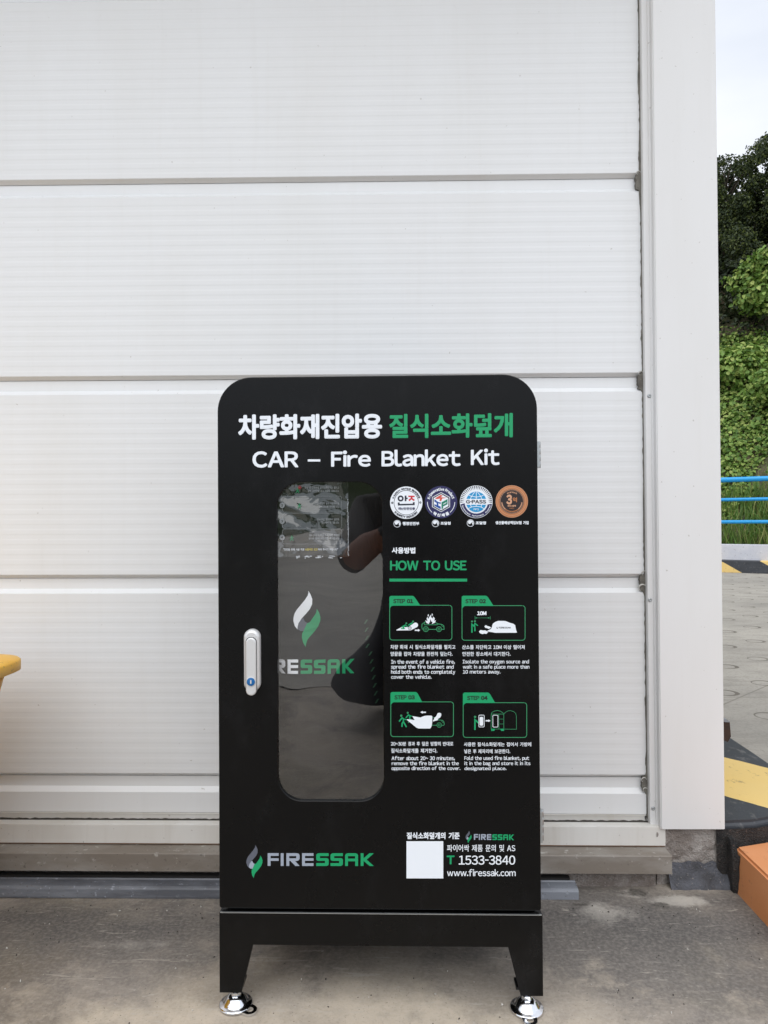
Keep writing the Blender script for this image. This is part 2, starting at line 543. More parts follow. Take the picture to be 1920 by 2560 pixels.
def m_film():
    m = mat('wrinkled_clear_film', (0.006, 0.009, 0.011), 0.06, 0.0, 1.0)
    k = N(m)
    h = k.math('ADD', k.noise(6.5, 1, 0.4, (1, 1, 0.8), dist=2.2), k.math('MULTIPLY', k.noise(30, 2, 0.5, dist=1.0), 0.05))
    k.b.inputs['IOR'].default_value = 1.62
    k.bump(h, 0.9, 0.055)
    return m
M['film'] = m_film()
def m_fabric():
    m = mat('bag_fabric', (0.008, 0.008, 0.009), 0.6, 0.0, 0.2)
    k = N(m)
    k.bump(k.math('ADD', k.noise(7, 4, 0.6, (1, 1, 0.45), dist=1.2), k.math('MULTIPLY', k.noise(60, 3), 0.04)), 0.5, 0.010)
    return m
M['fabric'] = m_fabric()

# ---------------------------------------------------------------- ground sheets
def sheet(name, pts, z, m, **k):
    bm = bmesh.new()
    bm.faces.new([bm.verts.new((x, y, z)) for x, y in pts])
    return struct(name, bm, m, **k)
sheet('ground', [(-150, -150), (150, -150), (150, 150), (-150, 150)], 0.0, M['ground'])

FO = Vector((5.70, 11.80, 0))          # a point on the far kerb line
FD = Vector((0.835, -0.55, 0)).normalized()
FN = Vector((0.55, 0.835, 0)).normalized()
def fen(s, t, z=0.0):
    return FO + FD * s + FN * t + Vector((0, 0, z))
a, b = fen(-14, 0), fen(14, 0)
a = fen(-5.78, 0)
sheet('yard', [(0.87, 1.9), (17.3, 1.2), (b.x, b.y), (a.x, a.y), (0.87, 14.95)], 0.004, M['yard'])

sheet('added_apron', [(-40, -40), (40, -40), (40, -1.25), (-40, -1.05)], 0.004, M['yard'])  # unseen paler slab added behind the camera for the window's reflection
bm = bmesh.new()
rd = [[], [], []]
for i in range(81):
    x = -80 + 2 * i
    h = 5.0 + 2.5 * noise.noise(Vector((x * 0.03, 4, 0))) + 1.2 * noise.noise(Vector((x * 0.16, 9, 0)))
    for j, (y, z) in enumerate(((-42, 0.0), (-47, h * 0.7), (-58, h))):
        rd[j].append(bm.verts.new((x, y + noise.noise(Vector((x * .2, y, 0))), z)))
for j in range(2):
    for i in range(80):
        bm.faces.new([rd[j][i], rd[j][i + 1], rd[j + 1][i + 1], rd[j + 1][i]])
m_ = mat('added_ridge_green', (0.03, 0.045, 0.018), 0.95)
kk = N(m_)
kk.color(kk.mix(kk.noise(0.6, 6, 0.7), (0.012, 0.02, 0.008, 1), (0.06, 0.085, 0.03, 1)))
struct('added_ridge', bm, m_)  # unseen dark ridge added behind the camera to darken the reflections

# ---------------------------------------------------------------- panel wall
P = 1.872
TILT = 0.0042
wall = empty('panel_wall', (0, P, 0),
             label='white ribbed panel wall of stacked horizontal insulated panels behind the black cabinet', cat='wall')
SL = (450.0, 941.3, 1437.7, 1931.3)
SR = (432.9, 932.3, 1434.8, 1938.0)
def seam_z(i):
    a, b = hit_y(0, SL[i], P), hit_y(1600, SR[i], P)
    za, zb = a.z + a.x * TILT, b.z + b.x * TILT
    return (za + zb) / 2
S = [seam_z(i) for i in range(4)]
mod = (S[0] - S[3]) / 3
S = [S[0] + 2 * mod, S[0] + mod] + S
XL = -3.6
XR = hit_y(1607, 900, P).x
ZBOT = hit_y(700, 2033, P).z
def panel_profile(zb, zt, first=False, last=False):
    """(y, z) from the lower edge to the top of the groove; zb, zt = lower face edges of this and the next panel"""
    pr = []
    if not last:
        pr += [(0.03, zb - 0.0083), (0.012, zb - 0.0085)]
    else:
        pr += [(0.03, zb)]
    pr += [(0.0008, zb - 0.0004), (0.0, zb + 0.0010)]
    ft = zt - 0.0487            # top of the flat face
    a, b = zb + 0.012, ft - 0.012
    n = max(1, int(round((b - a) / 0.0262)))
    p = (b - a) / n
    for i in range(n):
        z0 = a + i * p
        if b - a > 0.05:
            pr += [(0.0, z0), (0.00023, z0 + 0.14 * p), (0.00023, z0 + 0.5 * p), (0.0, z0 + 0.62 * p)]
    pr += [(0.0, ft), (0.012, ft + 0.0115), (0.012, zt - 0.0101), (0.03, zt - 0.0101)]
    return pr
for i in range(len(S)):
    zt = S[i - 1] if i else S[0] + mod
    pr = panel_profile(S[i], zt)
    bm = bmesh.new()
    xs = [XL, XR]
    rows = [[bm.verts.new((x, y, z)) for y, z in pr] for x in xs]
    for j in range(len(pr) - 1):
        bm.faces.new([rows[0][j], rows[1][j], rows[1][j + 1], rows[0][j + 1]])
    bm.faces.new(rows[1])
    obj('wall_panel', bm, M['panel'], wall)
pr = panel_profile(ZBOT, S[-1], last=True)
bm = bmesh.new()
rows = [[bm.verts.new((x, y, z)) for y, z in pr] for x in (XL, XR - 0.003)]
for j in range(len(pr) - 1):
    bm.faces.new([rows[0][j], rows[1][j], rows[1][j + 1], rows[0][j + 1]])
bm.faces.new(rows[1])
obj('wall_panel', bm, M['panel'], wall)
# rubber/aluminium bottom seal under the lowest panel
bm = bmesh.new()
z1 = hit_y(700, 2034, P + 0.004).z
z0 = hit_y(700, 2053, P + 0.006).z
box(bm, XL, XR - 0.006, 0.004, 0.03, z0, z1 - 0.0006)
box(bm, XL, XR - 0.004, -0.001, 0.004, z1 - 0.0006, z1 + 0.0014)
obj('bottom_seal', bm, M['sill'], wall)
# torn sealant between panel ends and the corner flashing
bm = bmesh.new()
zz = ZBOT - 0.01
left, zs_ = [], []
rnd = random.Random(3)
while zz < 2.75:
    w = 0.0045 + 0.006 * max(0, noise.noise(Vector((zz * 9, 1.3, 0)))) + 0.0035 * max(0, noise.noise(Vector((zz * 70, 4.3, 0))))
    for s in S:
        if s - 0.043 < zz < s - 0.003:
            w = 0.0150 + 0.004 * noise.noise(Vector((zz * 120, 0, 2)))
        elif s - 0.050 < zz < s + 0.002:
            w = max(w, 0.008 + 0.005 * noise.noise(Vector((zz * 150, 7, 2))))
    left.append(w)
    zs_.append(zz)
    zz += 0.003
va = [bm.verts.new((XR - w + 0.002, -0.0016 + 0.0008 * noise.noise(Vector((z * 40, 0, 0))), z)) for w, z in zip(left, zs_)]
vb = [bm.verts.new((XR + 0.009, -0.0016, z)) for z in zs_]
vc = [bm.verts.new((XR - w + 0.002, 0.010, z)) for w, z in zip(left, zs_)]
for i in range(len(va) - 1):
    bm.faces.new([va[i], vb[i], vb[i + 1], va[i + 1]])
    bm.faces.new([vc[i], va[i], va[i + 1], vc[i + 1]])
obj('torn_sealant', bm, M['foam'], wall)
# curls of loose caulk at some joints
bm = bmesh.new()
for s, dx, dz, r in ((S[2], -0.006, -0.002, 0.0028), (S[3], -0.006, -0.003, 0.003), (S[4], -0.008, -0.036, 0.0045), (S[5], -0.009, -0.012, 0.003), (S[4], -0.003, 0.002, 0.003), (S[5], -0.006, -0.038, 0.003)):
    pts = [(XR + dx + r * 2.2 * cos(a), -0.002 - r * 0.5 * a / 4, s + dz + r * 2.0 * sin(a)) for a in [k * 0.5 for k in range(9)]]
    tube(bm, pts, [r * 0.35] * 3 + [r * 0.5] * 3 + [r * 0.3] * 3, 6)
obj('loose_caulk', bm, M['caulk'], wall)

# ---------------------------------------------------------------- sill, ledge and floor rail
sill = empty('door_sill', (0, 0, 0),
             label='white steel threshold angle over a stained ledge along the foot of the panel wall', cat='sill')
def zt(px, py, y):
    p = hit_y(px, py, y)
    return p.z + p.x * TILT
def shear(root):
    """the wall line drops slightly to the right"""
    for c in root.children_recursive:
        for v in c.data.vertices:
            v.co.z -= TILT * v.co.x
shear(wall)
YS = 1.840
zs1, zs0 = zt(500, 2062, YS), zt(500, 2111, YS)
xe = hit_y(1664, 2090, YS).x
bm = bmesh.new()
box(bm, XL, xe, YS, YS + 0.05, zs0 + 0.0018, zs1, 0.0012)
obj('threshold_angle', bm, M['sill'], sill)
bm = bmesh.new()
box(bm, XL, xe - 0.001, YS + 0.002, YS + 0.03, zs0 - 0.0006, zs0 + 0.0018)
obj('rust_line', bm, M['rust'], sill)
bm = bmesh.new()
xd = XL
lo_, hi_ = [], []
while xd < xe - 0.03:
    hh = 0.0022 + 0.0035 * max(0, noise.noise(Vector((xd * 5, 0, 3)))) + 0.0022 * noise.noise(Vector((xd * 70, 2, 0)))
    lo_.append(bm.verts.new((xd, P - 0.006, zs1 + 0.0002)))
    hi_.append(bm.verts.new((xd, P + 0.001, zs1 + max(0.0006, hh))))
    xd += 0.004
for i in range(len(lo_) - 1):
    bm.faces.new([lo_[i], lo_[i + 1], hi_[i + 1], hi_[i]])
obj('dirt_line', bm, mat('dirt', (0.05, 0.044, 0.038), 0.95), sill)
YL = 1.795
zl1, zl0 = zt(500, 2134, YL), zt(500, 2179, YL)
xe2 = hit_y(1680, 2160, YL).x
bm = bmesh.new()
prism(bm, [(YL, zl0), (YL - 0.0006, zl1 - 0.002), (YL + 0.0006, zl1 - 0.0006), (YL + 0.002, zl1), (YS + 0.06, zl1 + 0.0006), (YS + 0.06, zl1 - 0.004),
           (YL + 0.005, zl1 - 0.004), (YL + 0.005, zl0 + 0.004), (YL + 0.016, zl0 + 0.003), (YL + 0.016, zl0)], 'x', XL, xe2)
obj('ledge', bm, M['ledge'], sill)
bm = bmesh.new()
box(bm, XL, hit_y(1640, 2200, 1.83).x, 1.832, 1.9, -0.01, zl1 - 0.006)
obj('footing', bm, M['rough_concrete'], sill)

shear(sill)
rail = empty('floor_rail', (0, 0, 0),
             label='galvanised steel floor channel lying on the concrete along the wall, ending right of the cabinet', cat='rail')
pr0 = hit_z(500, 2247, 0.0)
YR = pr0.y
xr = hit_y(1447, 2235, YR).x
za = zt(500, 2219, YR)
oz = -0.002
bm = bmesh.new()
prof = [(YR, oz), (YR - 0.001, oz + 0.004), (YR, za - 0.006), (YR + 0.002, za - 0.002), (YR + 0.006, za), (YR + 0.034, za + 0.0015), (YR + 0.036, za + 0.0045), (YR + 0.038, za + 0.0045),
        (YR + 0.038, za - 0.002), (YR + 0.006, za - 0.004), (YR + 0.004, oz)]
prism(bm, prof, 'x', XL, xr)
obj('channel', bm, M['galv'], rail)
bm = bmesh.new()
box(bm, XL, xr - 0.012, YR + 0.04, YR + 0.055, oz, za + 0.009)
obj('backing_strip', bm, M['dark'], rail)

shear(rail)
# ---------------------------------------------------------------- corner column
YC = 1.832
coln = empty('corner_column', (0, 0, 0),
             label='smooth white clad corner column on a rough concrete plinth at the right end of the wall', cat='column')
cx0, cx1 = hit_y(1640, 950, YC).x, hit_y(1800, 950, YC).x
zc0 = hit_y(1740, 2073, YC).z
bm = bmesh.new()
prism(bm, [(cx0, YC), (cx1, YC), (cx1, YC + 0.35), (cx0, YC + 0.35)], 'z', zc0, 3.2)
bmesh.ops.bevel(bm, geom=[e for e in bm.edges if abs(e.verts[0].co.z - e.verts[1].co.z) > 1 and e.verts[0].co.y < YC + 0.01], offset=0.0025, segments=3, affect='EDGES')
obj('cladding', bm, M['column'], coln)
bm = bmesh.new()
fx0 = hit_y(1613, 950, YC + 0.023).x
prism(bm, [(fx0, YC + 0.024), (fx0 + 0.0015, YC + 0.0225), (cx0 - 0.006, YC + 0.0225), (cx0 - 0.004, YC + 0.020), (cx0, YC + 0.019), (cx0, YC + 0.06), (fx0, YC + 0.06)], 'z', zs1 - 0.008, 3.2)
flash = obj('flashing', bm, M['column'], coln)
ymid = YC + 0.0225
for px, py in ((1623, 990), (1625, 1500), (1633, 2021)):
    c = hit_y(px, py, ymid)
    bm = bmesh.new()
    prof = [(0.0052, 0.0), (0.0052, 0.0008), (0.0042, 0.002), (0.0022, 0.0028), (0.0016, 0.0014), (0.0003, 0.0014)]
    lathe(bm, prof, n=16)
    bmesh.ops.rotate(bm, verts=bm.verts, matrix=Matrix.Rotation(pi / 2, 3, 'X'))
    bmesh.ops.translate(bm, verts=bm.verts, vec=(c.x, ymid, c.z))
    obj('screw', bm, M['steel'], flash, smooth=True)
# side of the building running back behind the column
bm = bmesh.new()
box(bm, cx1 - 0.30, cx1 - 0.012, YC + 0.35, 8.0, 0.10, 3.2)
box(bm, cx1 - 0.30, cx1 - 0.016, YC + 0.12, 8.0, -0.01, 0.10)
obj('side_wall', bm, M['column'], coln)
bm = bmesh.new()
box(bm, XL, cx1 + 0.25, 0.95, 8.0, 3.2, 3.35)
obj('added_eave', bm, M['column'], coln)  # unseen overhang, added to keep sky light off the upper wall
# rough plinth with displaced face
bm = bmesh.new()
px0, px1 = hit_y(1640, 2100, YC + 0.012).x, hit_y(1812, 2120, YC + 0.012).x
nx, nz = 60, 44
g = []
for j in range(nz + 1):
    z = -0.005 + (zc0 + 0.006) * j / nz
    row = []
    for i in range(nx + 1):
        x = px0 + (px1 - px0) * i / nx
        d = 0.006 * noise.noise(Vector((x * 30, z * 30, 3))) + 0.004 * noise.noise(Vector((x * 90, z * 90, 8)))
        row.append(bm.verts.new((x, YC + 0.012 + d, z)))
    g.append(row)
for j in range(nz):
    for i in range(nx):
        bm.faces.new([g[j][i], g[j][i + 1], g[j + 1][i + 1], g[j + 1][i]])
rt = [r[-1] for r in g]
bk = [bm.verts.new((px1, YC + 0.2, v.co.z)) for v in rt]
for j in range(nz):
    bm.faces.new([rt[j], bk[j], bk[j + 1], rt[j + 1]])
obj('plinth', bm, M['rough_concrete'], coln, smooth=True)
# mortar fillet sloping out at the foot of the plinth
bm = bmesh.new()
g = []
fx = hit_y(1672, 2180, YC).x
for i in range(50):
    x = fx + (px1 + 0.012 - fx) * i / 49
    zt_ = 0.058 + 0.014 * noise.noise(Vector((x * 14, 2, 0))) + 0.006 * noise.noise(Vector((x * 50, 5, 0)))
    col_ = []
    for j in range(8):
        t = j / 7
        z = zt_ * (1 - t)
        y = YC + 0.008 - 0.026 * t ** 1.6 + 0.003 * noise.noise(Vector((x * 40, z * 40, 1)))
        col_.append(bm.verts.new((x, y, z - 0.001)))
    g.append(col_)
for i in range(49):
    for j in range(7):
        bm.faces.new([g[i][j], g[i][j + 1], g[i + 1][j + 1], g[i + 1][j]])
bm.faces.new(g[-1])
obj('mortar_fillet', bm, M['mortar'], coln, smooth=True)

# dark bracket fixed to the side of the column
bq = hit_y(1820, 1828, 3.0)
brk = empty('side_bracket', (0, 0, 0), label='short dark rusty block bracket sticking out from the side of the white column', cat='bracket')
yb = 2.15
p0, p1 = hit_y(1806, 1802, yb), hit_y(1827.5, 1850, yb)
bm = bmesh.new()
prism(bm, [(p0.x - 0.03, p0.z), (p1.x - 0.003, p0.z - 0.004), (p1.x, p1.z + 0.010), (p1.x - 0.009, p1.z - 0.006), (p0.x - 0.03, p1.z + 0.012)], 'y', yb, yb + 0.10)
obj('block', bm, m_stained('dark_rust', (0.018, 0.012, 0.010, 1), (0.05, 0.022, 0.014, 1), (0.09, 0.04, 0.025, 1), 0.8, 20), brk)
bm = bmesh.new()
prism(bm, [(p0.x - 0.03, p0.z + 0.0045), (p0.x + 0.012, p0.z + 0.0045), (p1.x - 0.004, p0.z - 0.0015), (p1.x - 0.004, p0.z - 0.004), (p0.x - 0.03, p0.z + 0.0005)], 'y', yb - 0.004, yb + 0.1)
obj('cap_plate', bm, M['galv'], brk)

# ---------------------------------------------------------------- kerbs
kerb = None
ZK = 0.155
bm = bmesh.new()
top = [(cx1 - 0.012, 1.842), (0.905, 1.852), (1.163, 1.945)] + [(1.172, y) for y in (2.4, 3.2, 4.2, 5.5, 7.9)] + [(cx1 - 0.012, 7.9)]
prism(bm, top, 'z', 0.0, ZK)
bmesh.ops.subdivide_edges(bm, edges=[e for e in bm.edges if e.calc_length() > 0.15], cuts=3, use_grid_fill=True)
bmesh.ops.bevel(bm, geom=[e for e in bm.edges if e.verts[0].co.z > ZK - 0.01 and e.verts[1].co.z > ZK - 0.01 and len(e.link_faces) == 2 and e.calc_face_angle() > 0.9], offset=0.012, segments=3, affect='EDGES')
kb = empty('striped_kerb', (0, 0, 0), label='thick kerb with worn black and yellow hazard stripes running back beside the column', cat='kerb')
obj('kerb_top', bm, M['kerb'], kb)
bm = bmesh.new()      # tar smeared down the end of the kerb
pts = [(cx1 - 0.008, 1.838), (0.905, 1.846), (1.163, 1.939)]
lo = [bm.verts.new((x + 0.0, y - 0.006, 0.0)) for x, y in pts]
mi_ = [bm.verts.new((x, y - 0.004, 0.09)) for x, y in pts]
hi = [bm.verts.new((x, y - 0.001, ZK - 0.014)) for x, y in pts]
for i in range(2):
    bm.faces.new([lo[i], lo[i + 1], mi_[i + 1], mi_[i]])
    bm.faces.new([mi_[i], mi_[i + 1], hi[i + 1], hi[i]])
bm2v = [bm.verts.new((cx1 - 0.02, 1.838, z)) for z in (0.0, ZK - 0.014)]
bm.faces.new([bm2v[0], lo[0], mi_[0], hi[0], bm2v[1]])
obj('tar_coat', bm, M['tar'], kb)

bm = bmesh.new()
ZO = 0.106
ax = hit_z(1836, 2116, ZO)
bx = hit_z(1920, 2193, ZO)
xk = (ax.x + bx.x) / 2
prism(bm, [(xk, ax.y), (xk, 0.2), (xk + 0.28, 0.2), (xk + 0.28, ax.y + 0.085)], 'z', -0.001, ZO)
bmesh.ops.subdivide_edges(bm, edges=[e for e in bm.edges if e.calc_length() > 0.2], cuts=8, use_grid_fill=True)
bmesh.ops.bevel(bm, geom=[e for e in bm.edges if e.verts[0].co.z > ZO - 0.005 and e.verts[1].co.z > ZO - 0.005 and len(e.link_faces) == 2 and e.calc_face_angle() > 0.9], offset=0.006, segments=2, affect='EDGES')
for v in bm.verts:
    v.co.x += 0.002 * noise.noise(v.co * 14)
    if v.co.z < 0.01:
        v.co.x -= 0.006
obj('orange_kerb', bm, M['orange'], label='orange painted kerb running toward the viewer at the right edge', cat='kerb')
bm = bmesh.new()      # tar line at its wall end
prism(bm, [(cx1 + 0.004, 1.80), (xk - 0.003, 1.792), (xk - 0.003, 1.84), (cx1 + 0.004, 1.852)], 'z', -0.001, 0.125)
bmesh.ops.subdivide_edges(bm, edges=bm.edges[:], cuts=6, use_grid_fill=True)
for v in bm.verts:
    v.co += Vector((noise.noise(v.co * 60), noise.noise(v.co * 60 + Vector((9, 0, 0))), 0)) * 0.004
    if v.co.y < 1.81:
        v.co.z *= 0.75
obj('tar_joint', bm, M['tar'], kb, smooth=True)

# ---------------------------------------------------------------- far kerb, low wall, railing
def along(name, s0, s1, t0, t1, z0, z1, m, parent=None, bev=0.0, **k):
    bm = bmesh.new()
    box(bm, s0, s1, t0, t1, z0, z1, bev)
    for v in bm.verts:
        v.co = fen(v.co.x, v.co.y, v.co.z)
    return obj(name, bm, m, parent, **k)
mk = M['kerb_far'] = m_stripes('far_kerb_stripes', (1, 0, 0), 0.62, 0.0)
# stripes measured along the kerb: u = along + 1.75 * z
t_ = mk.node_tree
for o_ in list(t_.nodes):
    pass
kf = empty('far_kerb', FO, (0, 0, atan2(FD.y, FD.x)), label='far kerb with black and yellow stripes at the foot of the low white wall', cat='kerb')
bm = bmesh.new()
box(bm, -9, 9, 0.0, 0.22, 0, 0.205, 0.012)
mk = m_stripes('far_kerb_paint', (1.0, 0.0, 1.7), 0.60, 0.52)
obj('kerb_stone', bm, mk, kf)
M['whitewash'] = m_stained('whitewashed_concrete', (0.62, 0.62, 0.64, 1), (0.50, 0.51, 0.56, 1), (0.70, 0.70, 0.70, 1), 0.8, 2.2)
along('low_wall', -9, 9, 0.22, 0.42, 0.0, 0.46, M['whitewash'], None, 0.01,
      label='low whitewashed concrete wall under the blue railing', cat='wall')
rl = empty('blue_railing', (0, 0, 0), label='bright blue three bar pipe railing on the low white wall', cat='railing')
M['blue'] = mat('blue_enamel', (0.012, 0.30, 0.66), 0.35)
for z, r in ((1.545, 0.042), (1.21, 0.028), (0.835, 0.029)):
    bm = bmesh.new()
    tube(bm, [fen(-9, 0.32, z), fen(9, 0.32, z)], r, 14)
    obj('rail_bar', bm, M['blue'], rl)
for s in (-7.0, -4.8, -2.6, 1.9, 4.1, 6.3, 8.5):
    bm = bmesh.new()
    tube(bm, [fen(s, 0.32, 0.45), fen(s, 0.32, 1.545)], 0.032, 12)
    obj('railing_post', bm, M['blue'], rl)

# ---------------------------------------------------------------- hillside and plants
def slope(s, t):
    h = 1.18 * max(0.0, t - 0.75) if t < 7.5 else 1.18 * 6.75 + 0.35 * (t - 7.5)
    n = 0.38 * noise.noise(Vector((s * 0.5, t * 0.5, 0))) + 0.14 * noise.noise(Vector((s * 1.7, t * 1.7, 5)))
    return max(0.0, h * (1 + 0.03 * n)) + n * min(1, t / 1.5) + 0.25
bm = bmesh.new()
NS, NT = 80, 60
g = [[bm.verts.new(fen(-14 + 30 * i / NS, 0.43 + 26 * j / NT, slope(-14 + 30 * i / NS, 0.43 + 26 * j / NT))) for i in range(NS + 1)] for j in range(NT + 1)]
for j in range(NT):
    for i in range(NS):
        bm.faces.new([g[j][i], g[j][i + 1], g[j + 1][i + 1], g[j + 1][i]])
def m_soil():
    m = mat('soil', (0.16, 0.12, 0.08), 0.95)
    k = N(m)
    c = k.mix(k.ramp(k.noise(1.6, 6, 0.65), [(0.4, 0.0), (0.62, 1.0)]), (0.07, 0.075, 0.03, 1), (0.21, 0.16, 0.105, 1))
    c = k.mix(k.ramp(k.noise(20, 5, 0.7), [(0.5, 0.0), (0.7, 0.6)]), c, (0.06, 0.05, 0.03, 1))
    k.color(c)
    k.bump(k.noise(12, 6, 0.7), 0.8, 0.08)
    return m
struct('hillside', bm, m_soil(), smooth=True)

def leaf_mat(name, c0, c1, c2, rough=0.5, trans=0.25):
    m = bpy.data.materials.new(name)
    m.use_nodes = True
    t = m.node_tree
    b = t.nodes['Principled BSDF']
    geo = t.nodes.new('ShaderNodeNewGeometry')
    rp = t.nodes.new('ShaderNodeValToRGB')
    e = rp.color_ramp.elements
    e.new(0.5)
    e[0].position, e[0].color = 0.0, (*c0, 1)
    e[1].position, e[1].color = 0.55, (*c1, 1)
    e[2].position, e[2].color = 1.0, (*c2, 1)
    t.links.new(geo.outputs['Random Per Island'], rp.inputs['Fac'])
    t.links.new(rp.outputs['Color'], b.inputs['Base Color'])
    b.inputs['Roughness'].default_value = rough
    tl = t.nodes.new('ShaderNodeBsdfTranslucent')
    t.links.new(rp.outputs['Color'], tl.inputs['Color'])
    ms = t.nodes.new('ShaderNodeMixShader')
    ms.inputs[0].default_value = trans
    t.links.new(b.outputs[0], ms.inputs[1])
    t.links.new(tl.outputs[0], ms.inputs[2])
    t.links.new(ms.outputs[0], t.nodes['Material Output'].inputs['Surface'])
    return m
M['kudzu'] = leaf_mat('vine_leaf', (0.08, 0.16, 0.026), (0.185, 0.31, 0.052), (0.40, 0.47, 0.13), 0.6)
M['herb'] = leaf_mat('herb_leaf', (0.06, 0.14, 0.022), (0.12, 0.23, 0.036), (0.30, 0.31, 0.10))
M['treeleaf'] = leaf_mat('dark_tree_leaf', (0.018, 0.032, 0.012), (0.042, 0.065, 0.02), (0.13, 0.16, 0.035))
M['backleaf'] = leaf_mat('painted_shade_leaf', (0.010, 0.018, 0.006), (0.020, 0.034, 0.010), (0.045, 0.065, 0.018))  # darker copy of the tree leaf, shade inside the wood put into its colour
M['bark'] = m_stained('bark', (0.10, 0.08, 0.06, 1), (0.05, 0.04, 0.03, 1), (0.14, 0.12, 0.09, 1), 0.9, 10)

def leaf(V, Fc, p, nrm, size, rnd, asp=0.75):
    """one folded leaf: 6 vertices, 2 quads"""
    nrm = nrm.normalized()
    a = nrm.orthogonal().normalized()
    a.rotate(Matrix.Rotation(rnd.uniform(0, 6.283), 3, nrm))
    b = nrm.cross(a)
    L, Wd = size * rnd.uniform(0.65, 1.2), size * asp * rnd.uniform(0.7, 1.1)
    i = len(V)
    up = nrm * (Wd * 0.22)
    V += [p - a * L * 0.5, p + a * L * 0.5 - nrm * L * 0.12, p - a * L * 0.12 + b * Wd * 0.5 + up, p + a * L * 0.22 + b * Wd * 0.42 + up,
          p - a * L * 0.12 - b * Wd * 0.5 + up, p + a * L * 0.22 - b * Wd * 0.42 + up]
    Fc += [(i, i + 1, i + 3, i + 2), (i, i + 4, i + 5, i + 1)]

def scatter_slope(n, seed, size, keep, s0, s1, t0, t1, lift=0.1, upw=1.0):
    rnd = random.Random(seed)
    V, Fc = [], []
    while n > 0:
        s, t = rnd.uniform(s0, s1), rnd.uniform(t0, t1)
        if not keep(s, t, rnd):
            n -= 1
            continue
        z = slope(s, t) + abs(rnd.gauss(0, lift))
        mound = 0.35 * max(0, noise.noise(Vector((s * 0.9, t * 0.9, 11))))
        nrm = Vector((-FN.x * 0.7 + rnd.gauss(0, 0.45), -FN.y * 0.7 + rnd.gauss(0, 0.45), 0.8 * upw + rnd.gauss(0, 0.3)))
        leaf(V, Fc, fen(s, t, z + mound * rnd.random()), nrm, size * rnd.uniform(0.6, 1.25), rnd)
        n -= 1
    return V, Fc
def keep_k(s, t, rnd):
    if t > 4.6 + min(0.8, max(0, (s + 0.45) * 1.4)):
        return False
    d = noise.noise(Vector((s * 0.7 + 3, t * 0.55, 21)))
    lo = 0.16 if t < 2.2 else -0.4
    return d > lo + rnd.uniform(-0.12, 0.12)
V, Fc = scatter_slope(95000, 5, 0.095, keep_k, -5, 9, 1.1, 5.4, 0.12)
for sa, sb_ in ((-12, -5), (9, 15)):
    V2, F2 = scatter_slope(26000, 6, 0.13, keep_k, sa, sb_, 1.1, 5.4, 0.12)
    Fc += [tuple(i + len(V) for i in f) for f in F2]
    V += V2
obj('vine_cover', (V, Fc), M['kudzu'], smooth=True, kind='stuff',
    label='bright green vine leaves covering the slope behind the blue railing', cat='vines')
def keep_h(s, t, rnd):
    return noise.noise(Vector((s * 1.1, t * 0.9, 2))) > -0.15
V, Fc = scatter_slope(9000, 9, 0.10, keep_h, -5, 9, 0.5, 4.2, 0.16)
rnd = random.Random(12)
for i in range(9000):             # grass blades behind the low wall
    s, t = rnd.uniform(-5, 9), rnd.uniform(0.45, 1.6)
    if noise.noise(Vector((s * 1.3, t * 2, 33))) < -0.25:
        continue
    p = fen(s, t, slope(s, t) - 0.02)
    h = rnd.uniform(0.25, 0.75)
    d = Vector((rnd.gauss(0, 0.25), rnd.gauss(0, 0.25), 1)).normalized()
    w = Vector((rnd.gauss(0, 1), rnd.gauss(0, 1), 0)).normalized() * 0.011
    k0 = len(V)
    dr = Vector((rnd.gauss(0, 0.12), rnd.gauss(0, 0.12), 0)) * h
    V += [p - w, p + w, p + d * h * 0.6 + w * 0.8, p + d * h * 0.6 - w * 0.8, p + d * h + dr + w * 0.1, p + d * h + dr - w * 0.1]
    Fc += [(k0, k0 + 1, k0 + 2, k0 + 3), (k0 + 3, k0 + 2, k0 + 4, k0 + 5)]
obj('undergrowth', (V, Fc), M['herb'], kind='stuff',
    label='weeds and tall grass growing at the foot of the slope behind the low wall', cat='weeds')

def crown_leaves(blobs, n, size, seed, V=None, Fc=None, asp=0.6):
    rnd = random.Random(seed)
    V = [] if V is None else V
    Fc = [] if Fc is None else Fc
    tot = sum(r[1] ** 2 for r in blobs)
    for c, r, sq in blobs:
        for _ in range(int(n * r * r / tot)):
            d = Vector((rnd.gauss(0, 1), rnd.gauss(0, 1), rnd.gauss(0, 1))).normalized()
            q = r * (1 - 0.55 * rnd.random() ** 2.2)
            q *= 1 + 0.34 * noise.noise((c + d * r) * 2.1) + 0.22 * noise.noise((c + d * r) * 6)
            if rnd.random() < 0.12:
                q *= rnd.uniform(1.05, 1.3)
            p = c + Vector((d.x, d.y, d.z * sq)) * q
            nrm = d + Vector((rnd.gauss(0, 0.55), rnd.gauss(0, 0.55), 0.35 + rnd.gauss(0, 0.5)))
            leaf(V, Fc, p, nrm, size, rnd, asp)
    return V, Fc
